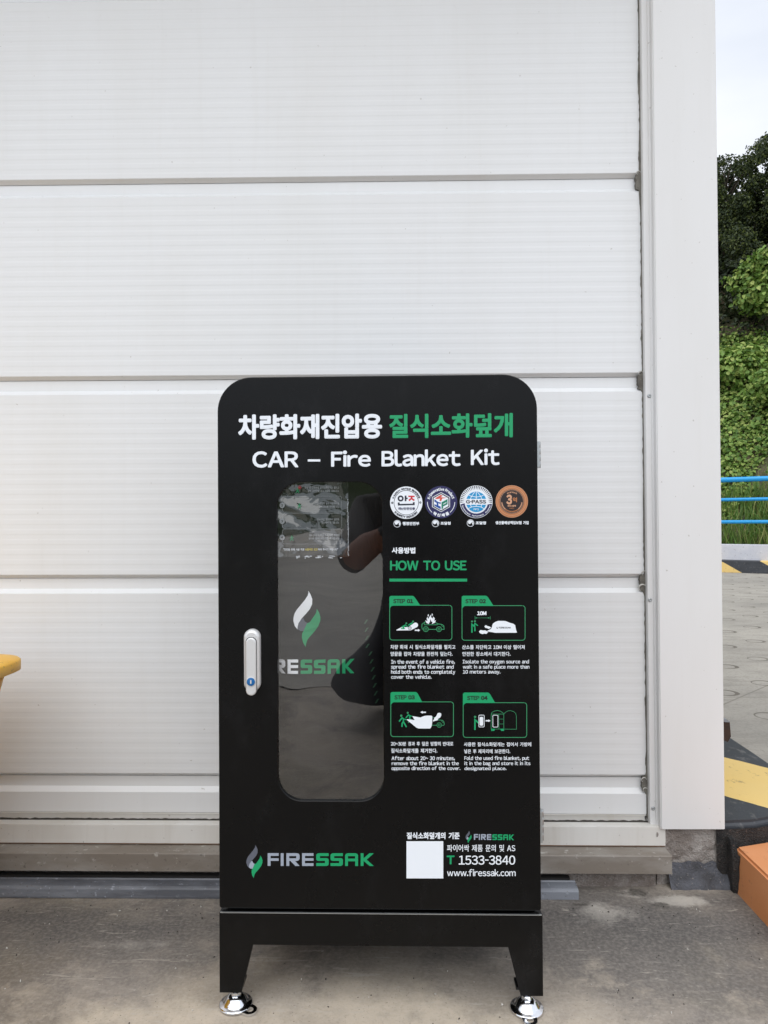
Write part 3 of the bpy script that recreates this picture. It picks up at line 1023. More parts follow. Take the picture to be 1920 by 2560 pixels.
def tree(name, base, height, spread, n, size, seed, leafm, label, sparse=1.0, low=0.25, group=None):
    rnd = random.Random(seed)
    root = empty(name, base, label=label, cat='tree', group=group)
    bm = bmesh.new()
    top = Vector((rnd.uniform(-.3, .3), rnd.uniform(-.3, .3), height * 0.9))
    tp = [Vector((0, 0, -0.4)), Vector((0.05, 0.03, height * 0.25)), top * 0.55 + Vector((0.1, -0.05, 0)), top]
    tube(bm, tp, [height * 0.026, height * 0.02, height * 0.013, 0.012], 9)
    blobs = []
    nb = 44
    for i in range(nb):
        h = low + (0.98 - low) * (i + rnd.random()) / nb
        ang = i * 2.4 + rnd.uniform(-0.5, 0.5)
        rad = spread * (1.0 - 0.72 * max(0, (h - 0.4) / 0.6) ** 1.3) * rnd.uniform(0.35, 1.0)
        c = Vector((cos(ang) * rad, sin(ang) * rad, h * height))
        blobs.append((c, spread * rnd.uniform(0.17, 0.31) * (1.1 - 0.4 * h), rnd.uniform(0.75, 1.15)))
        st = Vector((0, 0, max(0.1, h - 0.2) * height))
        st.x, st.y = top.x * (h - 0.2), top.y * (h - 0.2)
        md = st.lerp(c, 0.55) + Vector((0, 0, 0.1 * rad))
        tube(bm, [st, md, c], [height * 0.008, height * 0.005, 0.006], 6)
    obj('trunk', bm, M['bark'], root)
    V, Fc = crown_leaves(blobs, n, size, seed + 1)
    obj('crown', (V, Fc), leafm, root)
    return root
tree('broadleaf_tree', fen(0.35, 6.4, slope(0.35, 6.4) - 0.2), 3.95, 1.5, 30000, 0.075, 31, M['treeleaf'],
     'tall bushy dark green tree whose top stands highest against the sky')
tree('broadleaf_tree', fen(-1.2, 6.2, slope(-1.2, 6.2) - 0.2), 3.2, 1.4, 24000, 0.07, 44, M['treeleaf'],
     'shorter dark green tree next to the white column edge', low=0.1)
tree('broadleaf_tree', fen(3.4, 7.0, slope(3.4, 7.0) - 0.2), 4.6, 2.0, 16000, 0.1, 52, M['treeleaf'],
     'wide dark green tree at the right end of the slope, outside the shaded wood')
# shaded wood behind as one mass
blobs = []
rnd = random.Random(77)
for i in range(70):
    s = rnd.uniform(-6, 9)
    t = rnd.uniform(7.2, 9.5)
    blobs.append((fen(s, t, slope(s, t) + rnd.uniform(-0.9, 0.9)), rnd.uniform(0.8, 1.2), 0.9))
for i in range(60):
    s = rnd.uniform(-4, 6)
    t = rnd.uniform(4.6, 6.4)
    blobs.append((fen(s, t, slope(s, t) + rnd.uniform(0.0, 0.8)), rnd.uniform(0.5, 0.8), 0.9))
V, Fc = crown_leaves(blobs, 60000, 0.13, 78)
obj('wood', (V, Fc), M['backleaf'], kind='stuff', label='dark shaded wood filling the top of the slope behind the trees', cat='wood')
# vine covered bush: rounded bright mound in front of the dark trees
def vine_bush(s, t, r, h, seed, label, n):
    base = fen(s, t, slope(s, t))
    root = empty('vine_covered_bush', base, label=label, cat='bush')
    bm = bmesh.new()
    for k in range(5):
        a = k * 1.3
        tube(bm, [(0.1 * cos(a), 0.1 * sin(a), -0.3), (0.3 * r * cos(a), 0.3 * r * sin(a), h * 0.5), (0.55 * r * cos(a), 0.55 * r * sin(a), h * 0.85)], [0.05, 0.035, 0.015], 6)
    obj('stem', bm, M['bark'], root)
    bl = []
    rn = random.Random(seed)
    for i in range(16):
        a = i * 2.4
        q = rn.uniform(0.05, 0.6) * r
        bl.append((Vector((q * cos(a), q * sin(a), h * rn.uniform(0.3, 0.72))), r * rn.uniform(0.4, 0.56), 0.9))
    V, Fc = crown_leaves(bl, int(n * 1.7), 0.115, seed, asp=0.8)
    obj('vine_leaves', (V, Fc), M['kudzu'], root, smooth=True)
vine_bush(0.02, 4.5, 0.85, 2.3, 5, 'tall rounded bush smothered in bright green vines below the dark trees', 4600)
vine_bush(-0.75, 3.6, 0.7, 0.75, 8, 'low spreading vine covered bush beside the white column', 2600)
vine_bush(0.35, 2.9, 0.85, 0.95, 15, 'vine covered bush lower down the slope to the right', 2600)

# ---------------------------------------------------------------- yellow grit bin at the left edge
M['yellow'] = m_stained('yellow_plastic', (0.80, 0.43, 0.022, 1), (0.70, 0.35, 0.018, 1), (0.82, 0.50, 0.08, 1), 0.4, 7)
gb = empty('grit_bin', (0, 0, 0), label='yellow plastic bin with an overhanging lid, cut off by the left edge', cat='bin')
c1 = hit_y(46, 1655, 1.62)
XG, ZG = c1.x, c1.z
def gl(x1, y0, y1, r, w):
    return rrect(x1 - w, x1, y0, y1, r, r, 8)
def ring3(pts, z):
    return [(x, y, z) for x, y in pts]
bm = bmesh.new()
L = []
for z, ins in ((ZG - 0.022, 0.004), (ZG - 0.020, 0.0), (ZG + 0.0, 0.0), (ZG + 0.004, 0.003), (ZG + 0.008, 0.02), (ZG + 0.022, 0.10)):
    L.append(ring3(gl(XG - ins, 1.06 + ins, 1.70 - ins, 0.09, 0.95 - 2 * ins), z))
loft(bm, L, 0, True, True, True)
obj('lid', bm, M['yellow'], gb)
bm = bmesh.new()
L = []
for z, ins in ((0.0, 0.15), (0.02, 0.145), (ZG * 0.5, 0.085), (ZG - 0.022, 0.028)):
    L.append(ring3(gl(XG - ins, 1.06 + ins, 1.70 - ins, 0.07, 0.95 - 2 * ins), z))
loft(bm, L, 0, True, True, True)
obj('body', bm, M['yellow'], gb)

# ---------------------------------------------------------------- the cabinet
YCAB = 1.37
CABR = (0.0, 0.0012, -0.0088)
from mathutils import Euler
MC = Matrix.Translation((0, YCAB, 0)) @ Euler(CABR).to_matrix().to_4x4()
MCI = MC.inverted()
def cabpt(px, py, yl=0.0):
    o = MCI @ CP
    d = (MCI.to_3x3() @ ray(px, py))
    q = o + d * ((yl - o.y) / d.y)
    return q.x, q.z
cab = empty('equipment_cabinet', (0, YCAB, 0), CABR,
            label='tall black steel fire blanket cabinet with round top corners and a long window', cat='cabinet')
X0 = (cabpt(543, 1100)[0] + cabpt(549, 2250)[0]) / 2
X1 = (cabpt(1342, 1100)[0] + cabpt(1354.5, 2250)[0]) / 2
ZT = (cabpt(640, 943)[1] + cabpt(1230, 935.5)[1]) / 2
ZB = (cabpt(560, 2270.5)[1] + cabpt(1345, 2278)[1]) / 2
RT = 0.0655
def loop(x0, x1, z0, z1, rt, rb, y, n=14):
    return [(x, y, z) for x, z in rrect(x0, x1, z0, z1, rt, rb, n)]
wx0 = (cabpt(693.5, 1500)[0] + cabpt(694.5, 1900)[0]) / 2
wx1 = (cabpt(957, 1500)[0] + cabpt(959.5, 1900)[0]) / 2
wz1 = cabpt(826, 1205)[1]
wz0 = cabpt(826, 2003)[1]
WR = 0.047
bm = bmesh.new()
d = 0.0018
DT = 0.020
oL = [loop(X0 + d, X1 - d, ZB + d, ZT - d, RT - d, 0.004, 0.0), loop(X0 + d * .3, X1 - d * .3, ZB + d * .3, ZT - d * .3, RT, 0.005, d * 0.3), loop(X0, X1, ZB, ZT, RT, 0.005, d), loop(X0, X1, ZB, ZT, RT, 0.005, DT)]
iL = [loop(wx0 - 0.001, wx1 + 0.001, wz0 - 0.001, wz1 + 0.001, WR, WR, 0.0), loop(wx0, wx1, wz0, wz1, WR, WR, 0.001), loop(wx0, wx1, wz0, wz1, WR, WR, DT)]
Vo = loft(bm, oL, 0)
Vi = loft(bm, iL, 0)
for a_, b_ in ((Vo[0], Vi[0]), (Vo[-1], Vi[-1])):
    allv = a_ + b_
    for t in tessellate_polygon([[Vector((v.co.x, v.co.z, 0)) for v in a_], [Vector((v.co.x, v.co.z, 0)) for v in b_]]):
        try:
            bm.faces.new([allv[i] for i in t])
        except ValueError:
            pass
bmesh.ops.recalc_face_normals(bm, faces=bm.faces[:])
door = obj('door', bm, M['black'], cab)
# body shell behind the door
bm = bmesh.new()
e = 0.006
DEP = 0.355
b1 = [loop(X0 + e, X1 - e, ZB + 0.001, ZT - e, RT - e, 0.004, y) for y in (DT + 0.003, DEP)]
b2 = [loop(X0 + 0.03, X1 - 0.03, ZB + 0.03, ZT - 0.03, RT - 0.03, 0.004, y) for y in (DT + 0.003, DEP - 0.01)]
Va = loft(bm, b1, 0, False, False, True)
Vb = loft(bm, b2, 1, False, False, True)
for k in range(len(Va[0])):
    n_ = len(Va[0])
    bm.faces.new([Va[0][k], Va[0][(k + 1) % n_], Vb[0][(k + 1) % n_], Vb[0][k]])
bmesh.ops.recalc_face_normals(bm, faces=bm.faces[:])
obj('body', bm, [M['black'], M['black_in']], cab)
# pane
bm = bmesh.new()
bm.faces.new([bm.verts.new((x, 0.006, z)) for x, z in rrect(wx0, wx1, wz0, wz1, WR, WR, 14)])
obj('window_pane', bm, M['glass'], cab)

# base with legs
zb1 = ZB - (cabpt(960, 2275)[1] - cabpt(960, 2283)[1])
bx0, bx1 = cabpt(550, 2380)[0], cabpt(1356, 2380)[0]
zl = (cabpt(570, 2477.5)[1] + cabpt(1340, 2488)[1]) / 2
zin = (cabpt(700, 2359)[1] + cabpt(1200, 2365)[1]) / 2
def xz(px, py):
    return cabpt(px, py)[0]
bm = bmesh.new()
fr = [(bx0, zb1), (bx0, zl), (xz(604.5, 2477), zl), (xz(633.5, 2359), zin), (xz(1269.5, 2365), zin), (xz(1301, 2488), zl), (bx1, zl), (bx1, zb1)]
prism(bm, fr, 'y', -0.0035, 0.012)
prism(bm, fr, 'y', DEP - 0.012, DEP)
sdp = [(0.012, zb1 - 0.0005), (0.012, zl), (0.05, zl), (0.075, zin), (DEP - 0.087, zin), (DEP - 0.062, zl), (DEP - 0.012, zl), (DEP - 0.012, zb1 - 0.0005)]
prism(bm, sdp, 'x', bx0, bx0 + 0.012)
prism(bm, sdp, 'x', bx1 - 0.012, bx1)
box(bm, bx0 + 0.012, bx1 - 0.012, 0.012, DEP - 0.012, zb1 - 0.012, zb1 - 0.001)
box(bm, bx0 + 0.02, bx1 - 0.02, 0.02, DEP - 0.02, zb1 - 0.0012, ZB + 0.002)
box(bm, bx0 + 0.0015, bx1 - 0.0015, -0.0038, -0.0005, zb1 - 0.0006, zb1 + 0.0006, 0.0, 1)
for x in (bx0 + 0.012, bx1 - 0.052):
    for y in (0.012, DEP - 0.052):
        box(bm, x + 0.004, x + 0.030, y, y + 0.03, zl + 0.001, zl + 0.006)
obj('base', bm, [M['black'], M['steel']], cab)

# levelling feet
def make_foot(cx, cy, ang):
    bm = bmesh.new()
    z0 = 0.0
    lathe(bm, [(0.0300, z0), (0.0318, z0 + 0.0015), (0.0316, z0 + 0.0042), (0.0300, z0 + 0.0055), (0.0255, z0 + 0.0060), (0.0225, z0 + 0.0095), (0.0175, z0 + 0.0165), (0.0125, z0 + 0.0195), (0.0005, z0 + 0.0200)], n=48)
    # fixing tab with a hole
    n_ = 24
    R, r, dd = 0.0135, 0.0068, 0.036
    def tabp(rad, z, circ):
        L = []
        for k in range(n_):
            a = 2 * pi * k / n_
            x, y = dd + rad * cos(a), rad * sin(a)
            if circ and cos(a) < 0:
                x, y = dd + rad * cos(a) * 1.6, rad * sin(a) * (1 + 0.25 * abs(cos(a)))
            L.append((x, y, z))
        return L
    Vv = loft(bm, [tabp(R, 0.0, True), tabp(R, 0.0044, True), tabp(r, 0.0044, False), tabp(r, 0.0, False)], 0)
    bmesh.ops.rotate(bm, verts=bm.verts, matrix=Matrix.Rotation(ang, 3, 'Z'))
    bmesh.ops.translate(bm, verts=bm.verts, vec=(cx, cy, 0.0008))
    f = obj('foot', bm, M['chrome'], cab)
    bm = bmesh.new()
    lathe(bm, [(0.0085, 0.0195), (0.0098, 0.0205), (0.0098, 0.0275), (0.0088, 0.0285)], (cx, cy, 0), 6, smooth=False)
    obj('nut', bm, M['chrome'], f)
    bm = bmesh.new()
    prof = []
    for i in range(9):
        z = 0.0280 + i * 0.0012
        prof += [(0.0056, z), (0.0049, z + 0.0006)]
    lathe(bm, prof, (cx, cy, 0), 20, smooth=False)
    obj('stud', bm, M['chrome'], f)
for px, py, ang in ((590, 2511, -0.55), (1317, 2521, -pi / 2)):
    q = MCI @ hit_z(px, py, 0.002)
    make_foot(q.x, q.y, ang)
    make_foot(q.x, DEP - 0.035, 2.0)

# hinges on the right edge
for (pa, pb) in (((1346, 1102), (1346, 1169)), ((1356, 2030), (1356, 2109))):
    za_, zb_ = cabpt(*pa)[1], cabpt(*pb)[1]
    bm = bmesh.new()
    box(bm, X1 - 0.004, X1 + 0.0042, 0.0015, 0.028, zb_, za_, 0.0008)
    n_ = 4
    for i in range(n_):
        q0 = zb_ + (za_ - zb_) * i / n_ + 0.0003
        q1 = zb_ + (za_ - zb_) * (i + 1) / n_ - 0.0003
        lathe(bm, [(0.0030, q0), (0.0034, q0 + 0.0004), (0.0034, q1 - 0.0004), (0.0030, q1)], (X1 + 0.0052, 0.014, 0), 14)
    obj('hinge', bm, M['steel'], cab)

# swing handle
def pxrect(x0, x1, y0, y1):
    a, b = cabpt(x0, y0), cabpt(x1, y1)
    return a[0], b[0], b[1], a[1]
hx0, hx1, hz0, hz1 = pxrect(611.2, 653.0, 1571.5, 1727)
rr = (hx1 - hx0) / 2
bm = bmesh.new()
L = []
for y, ins in ((0.0, 0.0), (-0.006, 0.0), (-0.010, 0.0015), (-0.013, 0.006)):
    L.append(loop(hx0 + ins, hx1 - ins, hz0 + ins, hz1 - ins, rr - ins - 1e-4, rr - ins - 1e-4, y, 12))
loft(bm, L[::-1], 0, True, True, False)
bmesh.ops.recalc_face_normals(bm, faces=bm.faces[:])
handle = obj('handle', bm, M['satin'], cab)
lx0, lx1, lz0, lz1 = pxrect(618.8, 645.0, 1591, 1734)
r2 = (lx1 - lx0) / 2
bm = bmesh.new()
loft(bm, [loop(lx0 - 0.0009, lx1 + 0.0009, lz0 - 0.0004, lz1 + 0.0009, r2, r2, y, 12) for y in (-0.0134, -0.0132)], 0, False, True, True)
obj('handle_recess', bm, M['dark'], handle)
bm = bmesh.new()
L = []
for y, ins in ((-0.004, 0.0), (-0.0155, 0.0), (-0.0170, 0.0008), (-0.0176, 0.0025)):
    L.append(loop(lx0 + ins, lx1 - ins, lz0 + ins, lz1 - ins, r2 - ins - 1e-4, r2 - ins - 1e-4, y, 12))
loft(bm, L[::-1], 0, True, True, True)
bmesh.ops.recalc_face_normals(bm, faces=bm.faces[:])
obj('lever', bm, M['satin'], handle)
lc = cabpt(632.4, 1699)
def disc_y(bm, c, prof, n=28, mi=0):
    """lathe about the y axis; prof = (radius, y)"""
    s = len(bm.verts)
    lathe(bm, [(r, -y) for r, y in prof], n=n, mi=mi)
    bm.verts.ensure_lookup_table()
    vs = [v for v in bm.verts][s:]
    bmesh.ops.rotate(bm, verts=vs, matrix=Matrix.Rotation(pi / 2, 3, 'X'))
    bmesh.ops.translate(bm, verts=vs, vec=(c[0], 0, c[1]))
bm = bmesh.new()
disc_y(bm, lc, [(0.0088, -0.0170), (0.0088, -0.0186), (0.0082, -0.0190), (0.0078, -0.0186)], mi=0)
disc_y(bm, lc, [(0.0077, -0.0180), (0.0077, -0.0194), (0.0070, -0.0198), (0.0004, -0.0198)], mi=1)
box(bm, lc[0] - 0.0013, lc[0] + 0.0013, -0.0202, -0.0199, lc[1] - 0.0034, lc[1] + 0.0034, 0.0, 0)
obj('lock', bm, [M['satin'], M['lockblue']], handle)

# ---------------------------------------------------------------- printed artwork
_glyph = {}
def glyph(ch):
    """outline mesh of one character; Latin letters use the full-width forms of the Korean face"""
    if ch in _glyph:
        return _glyph[ch]
    c = bpy.data.curves.new('txt', 'FONT')
    c.body = chr(ord(ch) + 0xFEE0) if 33 <= ord(ch) <= 126 else ch
    c.size = 1.0
    c.dimensions = '2D'
    c.fill_mode = 'FRONT'
    c.resolution_u = 4
    o = bpy.data.objects.new('txt', c)
    COL.objects.link(o)
    dg = bpy.context.evaluated_depsgraph_get()
    me = bpy.data.meshes.new_from_object(o.evaluated_get(dg))
    vs = [(v.co.x, v.co.y) for v in me.vertices]
    fs = [tuple(p.vertices) for p in me.polygons]
    bpy.data.objects.remove(o)
    bpy.data.curves.remove(c)
    bpy.data.meshes.remove(me)
    _glyph[ch] = (vs, fs)
    return _glyph[ch]
def text_mesh(s, font=True):
    key = 'T:' + s
    if key in _glyph:
        return _glyph[key]
    V, Fc, pen = [], [], 0.0
    for ch in s:
        if ch == ' ':
            pen += 0.40
            continue
        vs, fs = glyph(ch)
        k = len(V)
        if 33 <= ord(ch) <= 126:
            x0, x1 = min(v[0] for v in vs), max(v[0] for v in vs)
            sq = {'-': 0.42, '~': 0.6}.get(ch, 1.0)
            V += [(pen + 0.035 + (x - x0) * sq, y) for x, y in vs]
            pen += 0.07 + (x1 - x0) * sq
        else:
            V += [(pen + x, y) for x, y in vs]
            pen += 0.92
        Fc += [tuple(k + i for i in f) for f in fs]
    xs, ys = [v[0] for v in V], [v[1] for v in V]
    _glyph[key] = (V, Fc, (min(xs), max(xs), min(ys), max(ys)))
    return _glyph[key]

class Art:
    """flat artwork laid on a surface; coordinates are photo pixels, optionally of a zoomed crop"""
    def __init__(s, surf, mats, org=(0, 0), sc=1.0, base=-0.00025):
        s.surf, s.mats, s.o, s.sc, s.y = surf, mats, org, sc, base
        s.V, s.F, s.I = [], [], []
    def crop(s, ox, oy, sc):
        s.o, s.sc = (ox, oy), sc
        return s
    def px(s, p):
        return s.o[0] + p[0] / s.sc, s.o[1] + p[1] / s.sc
    def emit(s, pts, faces, m, raw=False):
        k = len(s.V)
        mi = s.mats.index(m)
        for p in pts:
            q = p if raw else s.px(p)
            s.V.append(s.surf(q[0], q[1], s.y))
        for f in faces:
            s.F.append(tuple(k + i for i in f))
            s.I.append(mi)
        s.y -= 1.2e-5
    def up(s, d=6e-5):
        s.y -= d
    def poly(s, pts, m, holes=()):
        loops = [[Vector((x, y, 0)) for x, y in L] for L in [pts, *holes]]
        al = [p for L in [pts, *holes] for p in L]
        s.emit(al, tessellate_polygon(loops), m)
    def rect(s, x0, x1, y0, y1, m):
        s.emit([(x0, y0), (x1, y0), (x1, y1), (x0, y1)], [(0, 1, 2, 3)], m)
    def circ(s, cx, cy, r, m, n=40, hole=None):
        P_ = [(cx + r * cos(2 * pi * k / n), cy + r * sin(2 * pi * k / n)) for k in range(n)]
        if hole:
            Q = [(cx + hole * cos(2 * pi * k / n), cy + hole * sin(2 * pi * k / n)) for k in range(n)]
            s.emit(P_ + Q, [(k, (k + 1) % n, n + (k + 1) % n, n + k) for k in range(n)], m)
        else:
            s.emit(P_, [tuple(range(n))], m)
    def line(s, pts, w, m, closed=False, rnd=True):
        if closed:
            pts = list(pts) + [pts[0], pts[1]]
        n = len(pts)
        Lf, Rt = [], []
        for i in range(n):
            a = Vector(pts[max(i - 1, 0)]); b = Vector(pts[i]); c = Vector(pts[min(i + 1, n - 1)])
            d1 = (b - a).normalized() if i > 0 else (c - b).normalized()
            d2 = (c - b).normalized() if i < n - 1 else d1
            t = d1 + d2
            t = t.normalized() if t.length > 1e-6 else d1
            nn = Vector((-t.y, t.x))
            kk = 1.0 / max(0.45, nn.dot(Vector((-d1.y, d1.x))))
            Lf.append(b + nn * w * 0.5 * kk)
            Rt.append(b - nn * w * 0.5 * kk)
        s.emit([tuple(p) for p in Lf + Rt], [(i, i + 1, n + i + 1, n + i) for i in range(n - 1)], m)
        if rnd and not closed:
            s.circ(pts[0][0], pts[0][1], w / 2, m, 12)
            s.circ(pts[-1][0], pts[-1][1], w / 2, m, 12)
    def text(s, st, x0, x1, y0, y1, m, bold=0.0, slope=0.0, font=True, n=8):
        """fit the ink of st into the box x0..x1, y0(top)..y1(bottom); bold = extra stroke radius"""
        vs, fs, (a, b, c, d) = text_mesh(st, font)
        x0 += bold; x1 -= bold; y0 += bold; y1 -= bold
        kx, ky = (x1 - x0) / max(1e-6, b - a), (y1 - y0) / max(1e-6, d - c)
        base = [(x0 + (x - a) * kx, y1 - (y - c) * ky) for x, y in vs]
        base = [(x, y + slope * (x - x0)) for x, y in base]
        offs = [(0, 0)] if bold <= 0 else [(bold * cos(2 * pi * (k + .5) / n), bold * sin(2 * pi * (k + .5) / n)) for k in range(n)] + [(0, 0)]
        ys = s.y
        for i, (ox, oy) in enumerate(offs):
            s.y = ys - i * 2.2e-5
            s.emit([(x + ox, y + oy) for x, y in base], fs, m)
        s.y = ys - 3e-6
    def arc_text(s, st, cx, cy, r, a0, a1, h, m, bold=0.0, inside=False, font=True, wf=1.0):
        """letters along an arc of baseline radius r; angles in degrees clockwise from the top"""
        ws = []
        for ch in st:
            if ch == ' ':
                ws.append(0.35)
            else:
                bb = text_mesh(ch, font)[2]
                ws.append((bb[1] - bb[0]) + 0.10)
        ref = text_mesh('가' if any(ord(c) > 0x3000 for c in st) else 'H', font)[2]
        tot = sum(ws)
        k = h / (ref[3] - ref[2])
        pos = 0
        for ch, w in zip(st, ws):
            t = (pos + w / 2) / tot
            pos += w
            if ch == ' ':
                continue
            ang = radians(a0 + (a1 - a0) * t)
            vs, fs, (a, b, c, d) = text_mesh(ch, font)
            kw = abs(radians(a1 - a0)) * r / tot * wf
            ca, sa = cos(ang), sin(ang)
            P_ = []
            for x, y in vs:
                u = (x - (a + b) / 2) * kw
                v = (y - (ref[2] if ord(ch) > 0x3000 else 0)) * k
                if inside:       # bottom arc: read left to right, letters upright
                    rr_ = r - v
                    P_.append((cx + sa * rr_ - ca * u, cy - ca * rr_ - sa * u))
                else:
                    rr_ = r + v
                    P_.append((cx + sa * rr_ + ca * u, cy - ca * rr_ + sa * u))
            offs = [(0, 0)] if bold <= 0 else [(bold, bold), (-bold, bold), (bold, -bold), (-bold, -bold)]
            ys = s.y
            for i, (ox, oy) in enumerate(offs):
                s.y = ys - i * 2.2e-5
                s.emit([(x + ox, y + oy) for x, y in P_], fs, m)
            s.y = ys - 1e-6
    def done(s, name, parent, **k):
        return obj(name, (s.V, s.F, s.I), s.mats, parent, **k)

def on_door(px, py, y):
    x, z = cabpt(px, py, 0.0)
    return (x, y, z)
vw, vg, vgl, vgr, vdg, vk = M['vw'], M['vg'], M['vgl'], M['vgr'], M['vdg'], M['vk']
SLOPE = lambda y: (y - 1640) * 1.5e-5

# headline
A = Art(on_door, [vw, vg])
A.text('차량화재진압용', 595.5, 955.5, 1036.5, 1099.5, vw, 2.5, SLOPE(1067), n=12)
A.text('질식소화덮개', 973, 1282, 1035.0, 1096, vg, 2.1, SLOPE(1067), n=12)
A.done('headline_lettering', door)
for st, x0, x1, y0, y1 in (('CAR', 631, 746.3, 1128.2, 1169.4), ('Fire', 827.6, 927.3, 1126.5, 1167.6), ('Blanket', 953.7, 1151.6, 1124.5, 1166.8), ('Kit', 1177, 1249, 1121.8, 1163.4)):
    A = Art(on_door, [vw])
    A.text(st, x0, x1, y0, y1, vw, 1.6, SLOPE(1148) if st != 'CAR' else -0.004)
    if st == 'CAR':
        A.rect(769.5, 800.8, 1148.4, 1153.8, vw)
    A.done('subtitle_word', door)

# certification badges
bad = [vw, M['vnavy'], M['vink'], M['vred'], M['vor'], M['vblue'], M['vteal'], M['vsky'], M['vcop'], M['vcop2'], M['vbrown'], vk]
def taegeuk(A, cx, cy, r):
    A.circ(cx, cy, r, vw, 32, hole=r * 0.88)
    # white comma: upper lobe and right sweep
    pts = []
    R = r * 0.80
    for k in range(25):
        a = radians(-160 + 205 * k / 24)
        pts.append((cx + R * cos(a), cy + R * sin(a)))
    for k in range(1, 13):
        a = radians(45 - 90 * k / 12)
        pts.append((cx + R * 0.42 + R * 0.42 * cos(a + 0.1) - R * 0.18, cy + R * 0.05 + R * 0.38 * sin(a - 0.6)))
    for k in range(1, 13):
        a = radians(30 + 150 * k / 12)
        pts.append((cx - R * 0.34 + R * 0.44 * cos(a), cy - R * 0.10 + R * 0.42 * sin(a)))
    A.up()
    A.poly(pts, vw)
A = Art(on_door, bad).crop(970, 1210, 17.463)
nk = M['vink']
A.circ(797, 815, 706, vw, 64); A.up()
A.circ(797, 815, 545, nk, 64, hole=522); A.up()
A.circ(552, 632, 132, nk, 32, hole=62)
A.rect(730, 805, 508, 748, nk); A.rect(805, 858, 596, 660, nk)
A.poly([(430, 805), (508, 805), (508, 870), (1085, 858), (1085, 795), (1165, 793), (1165, 920), (430, 940)], nk)
r_ = M['vred']
A.rect(888, 1160, 508, 570, r_)
A.poly([(985, 570), (1075, 570), (1062, 610), (1170, 690), (1125, 745), (1025, 668), (935, 748), (888, 690), (1000, 605)], r_)
A.up()
A.text('재난안전인증', 438, 1180, 1015, 1135, M['vnavy'], 5)
A.arc_text('K-SAFETY 지속가능한 재난안전산업', 797, 815, 570, -72, 71, 82, nk, 5)
A.arc_text('K-SAFETY INDUSTRY', 797, 815, 665, 231, 130, 82, nk, 6, inside=True)
for x, y in ((187, 820), (1410, 808)):
    A.circ(x, y, 46, nk, 20, hole=18)
taegeuk(A, 402, 1732, 158)
A.text('행정안전부', 635, 1365, 1650, 1805, vw, 8)
A.done('certification_badge', door, label='round white badge with a black and red safety mark')
A = Art(on_door, bad).crop(1055, 1210, 17.463)
nv = M['vnavy']
A.circ(832, 790, 712, M['vink'], 64); A.up()
A.circ(832, 790, 702, nv, 64); A.up()
hexp = [(832, 360), (1222, 575), (1222, 1000), (832, 1225), (438, 1000), (438, 575)]
def shrink(P_, f, c=(832, 795)):
    return [(c[0] + (x - c[0]) * f, c[1] + (y - c[1]) * f) for x, y in P_]
A.poly(hexp, vw); A.up(); A.poly(shrink(hexp, 0.935), M['vink']); A.up()
A.poly(shrink(hexp, 0.815), vw); A.up()
A.poly([(565, 625), (828, 470), (905, 515), (810, 575), (1095, 600), (885, 632), (828, 765), (750, 715), (800, 640), (640, 660)], M['vor'])
A.poly([(540, 665), (625, 712), (625, 735), (735, 795), (815, 800), (815, 885), (715, 835), (715, 940), (815, 990), (815, 1105), (540, 950), (540, 875), (640, 925), (640, 830), (540, 770)], M['vblue'])
A.poly([(850, 800), (1115, 655), (1115, 885), (925, 985), (925, 1065), (850, 1105)], M['vteal'], holes=[[(925, 870), (1065, 790), (1065, 825), (925, 905)]])
A.up()
A.arc_text('K-Innovative Product', 832, 790, 505, -76, 75, 115, vw, 6)
A.arc_text('혁신제품', 832, 790, 640, 218, 142, 135, vw, 7, inside=True, wf=0.72)
for a0, a1 in ((91, 138), (222, 270)):
    A.line([(832 + 596 * sin(radians(a)), 790 - 596 * cos(radians(a))) for a in [a0 + (a1 - a0) * k / 14 for k in range(15)]], 26, vw)
taegeuk(A, 590, 1716, 158)
A.text('조달청', 808, 1250, 1645, 1785, vw, 8)
A.done('certification_badge', door, label='round navy badge with a white hexagon cube')
A = Art(on_door, bad).crop(1145, 1210, 17.463)
sk = M['vsky']
C = (795, 778)
A.circ(*C, 712, vw, 72); A.up()
for k in range(27):                 # sun rays
    a = radians(-91 + 182 * k / 26)
    w = radians(2.1)
    A.poly([(C[0] + 692 * sin(a - w), C[1] - 692 * cos(a - w)), (C[0] + 692 * sin(a + w), C[1] - 692 * cos(a + w)), (C[0] + 520 * sin(a), C[1] - 520 * cos(a))], M['vink'])
ring_ = [(C[0] + 690 * sin(radians(a)), C[1] - 690 * cos(radians(a))) for a in range(97, 264, 4)]
ring2 = [(C[0] + 512 * sin(radians(a)), C[1] - 512 * cos(radians(a))) for a in range(263, 99, -4)]
A.poly(ring_ + ring2, nv); A.up()
A.circ(*C, 445, sk, 56); A.up()
A.rect(330, 1250, 650, 905, vw); A.up(2e-5)
A.line([(795, 330), (795, 655)], 26, vw, rnd=False); A.line([(795, 890), (795, 975)], 26, vw, rnd=False)
A.line([(730, 350), (640, 470), (580, 560), (540, 660)], 26, vw, rnd=False); A.line([(850, 350), (940, 470), (1000, 560), (1040, 660)], 26, vw, rnd=False)
A.line([(470, 490), (600, 545), (795, 570), (990, 545), (1110, 490)], 26, vw, rnd=False)
A.line([(440, 1080), (600, 1000), (795, 975), (990, 1000), (1140, 1080)], 26, vw, rnd=False)
A.line([(540, 890), (580, 1000)], 26, vw, rnd=False); A.line([(1035, 890), (1005, 1000)], 26, vw, rnd=False); A.up(2e-5)
A.text('G-PASS', 348, 1225, 692, 855, M['vink'], 9)
A.text('PPS', 680, 910, 1065, 1150, vw, 2)
A.arc_text('Government', *C, 650, 256, 204, 62, vw, 2, inside=True)
A.arc_text('Performance', *C, 650, 197, 149, 62, vw, 2, inside=True)
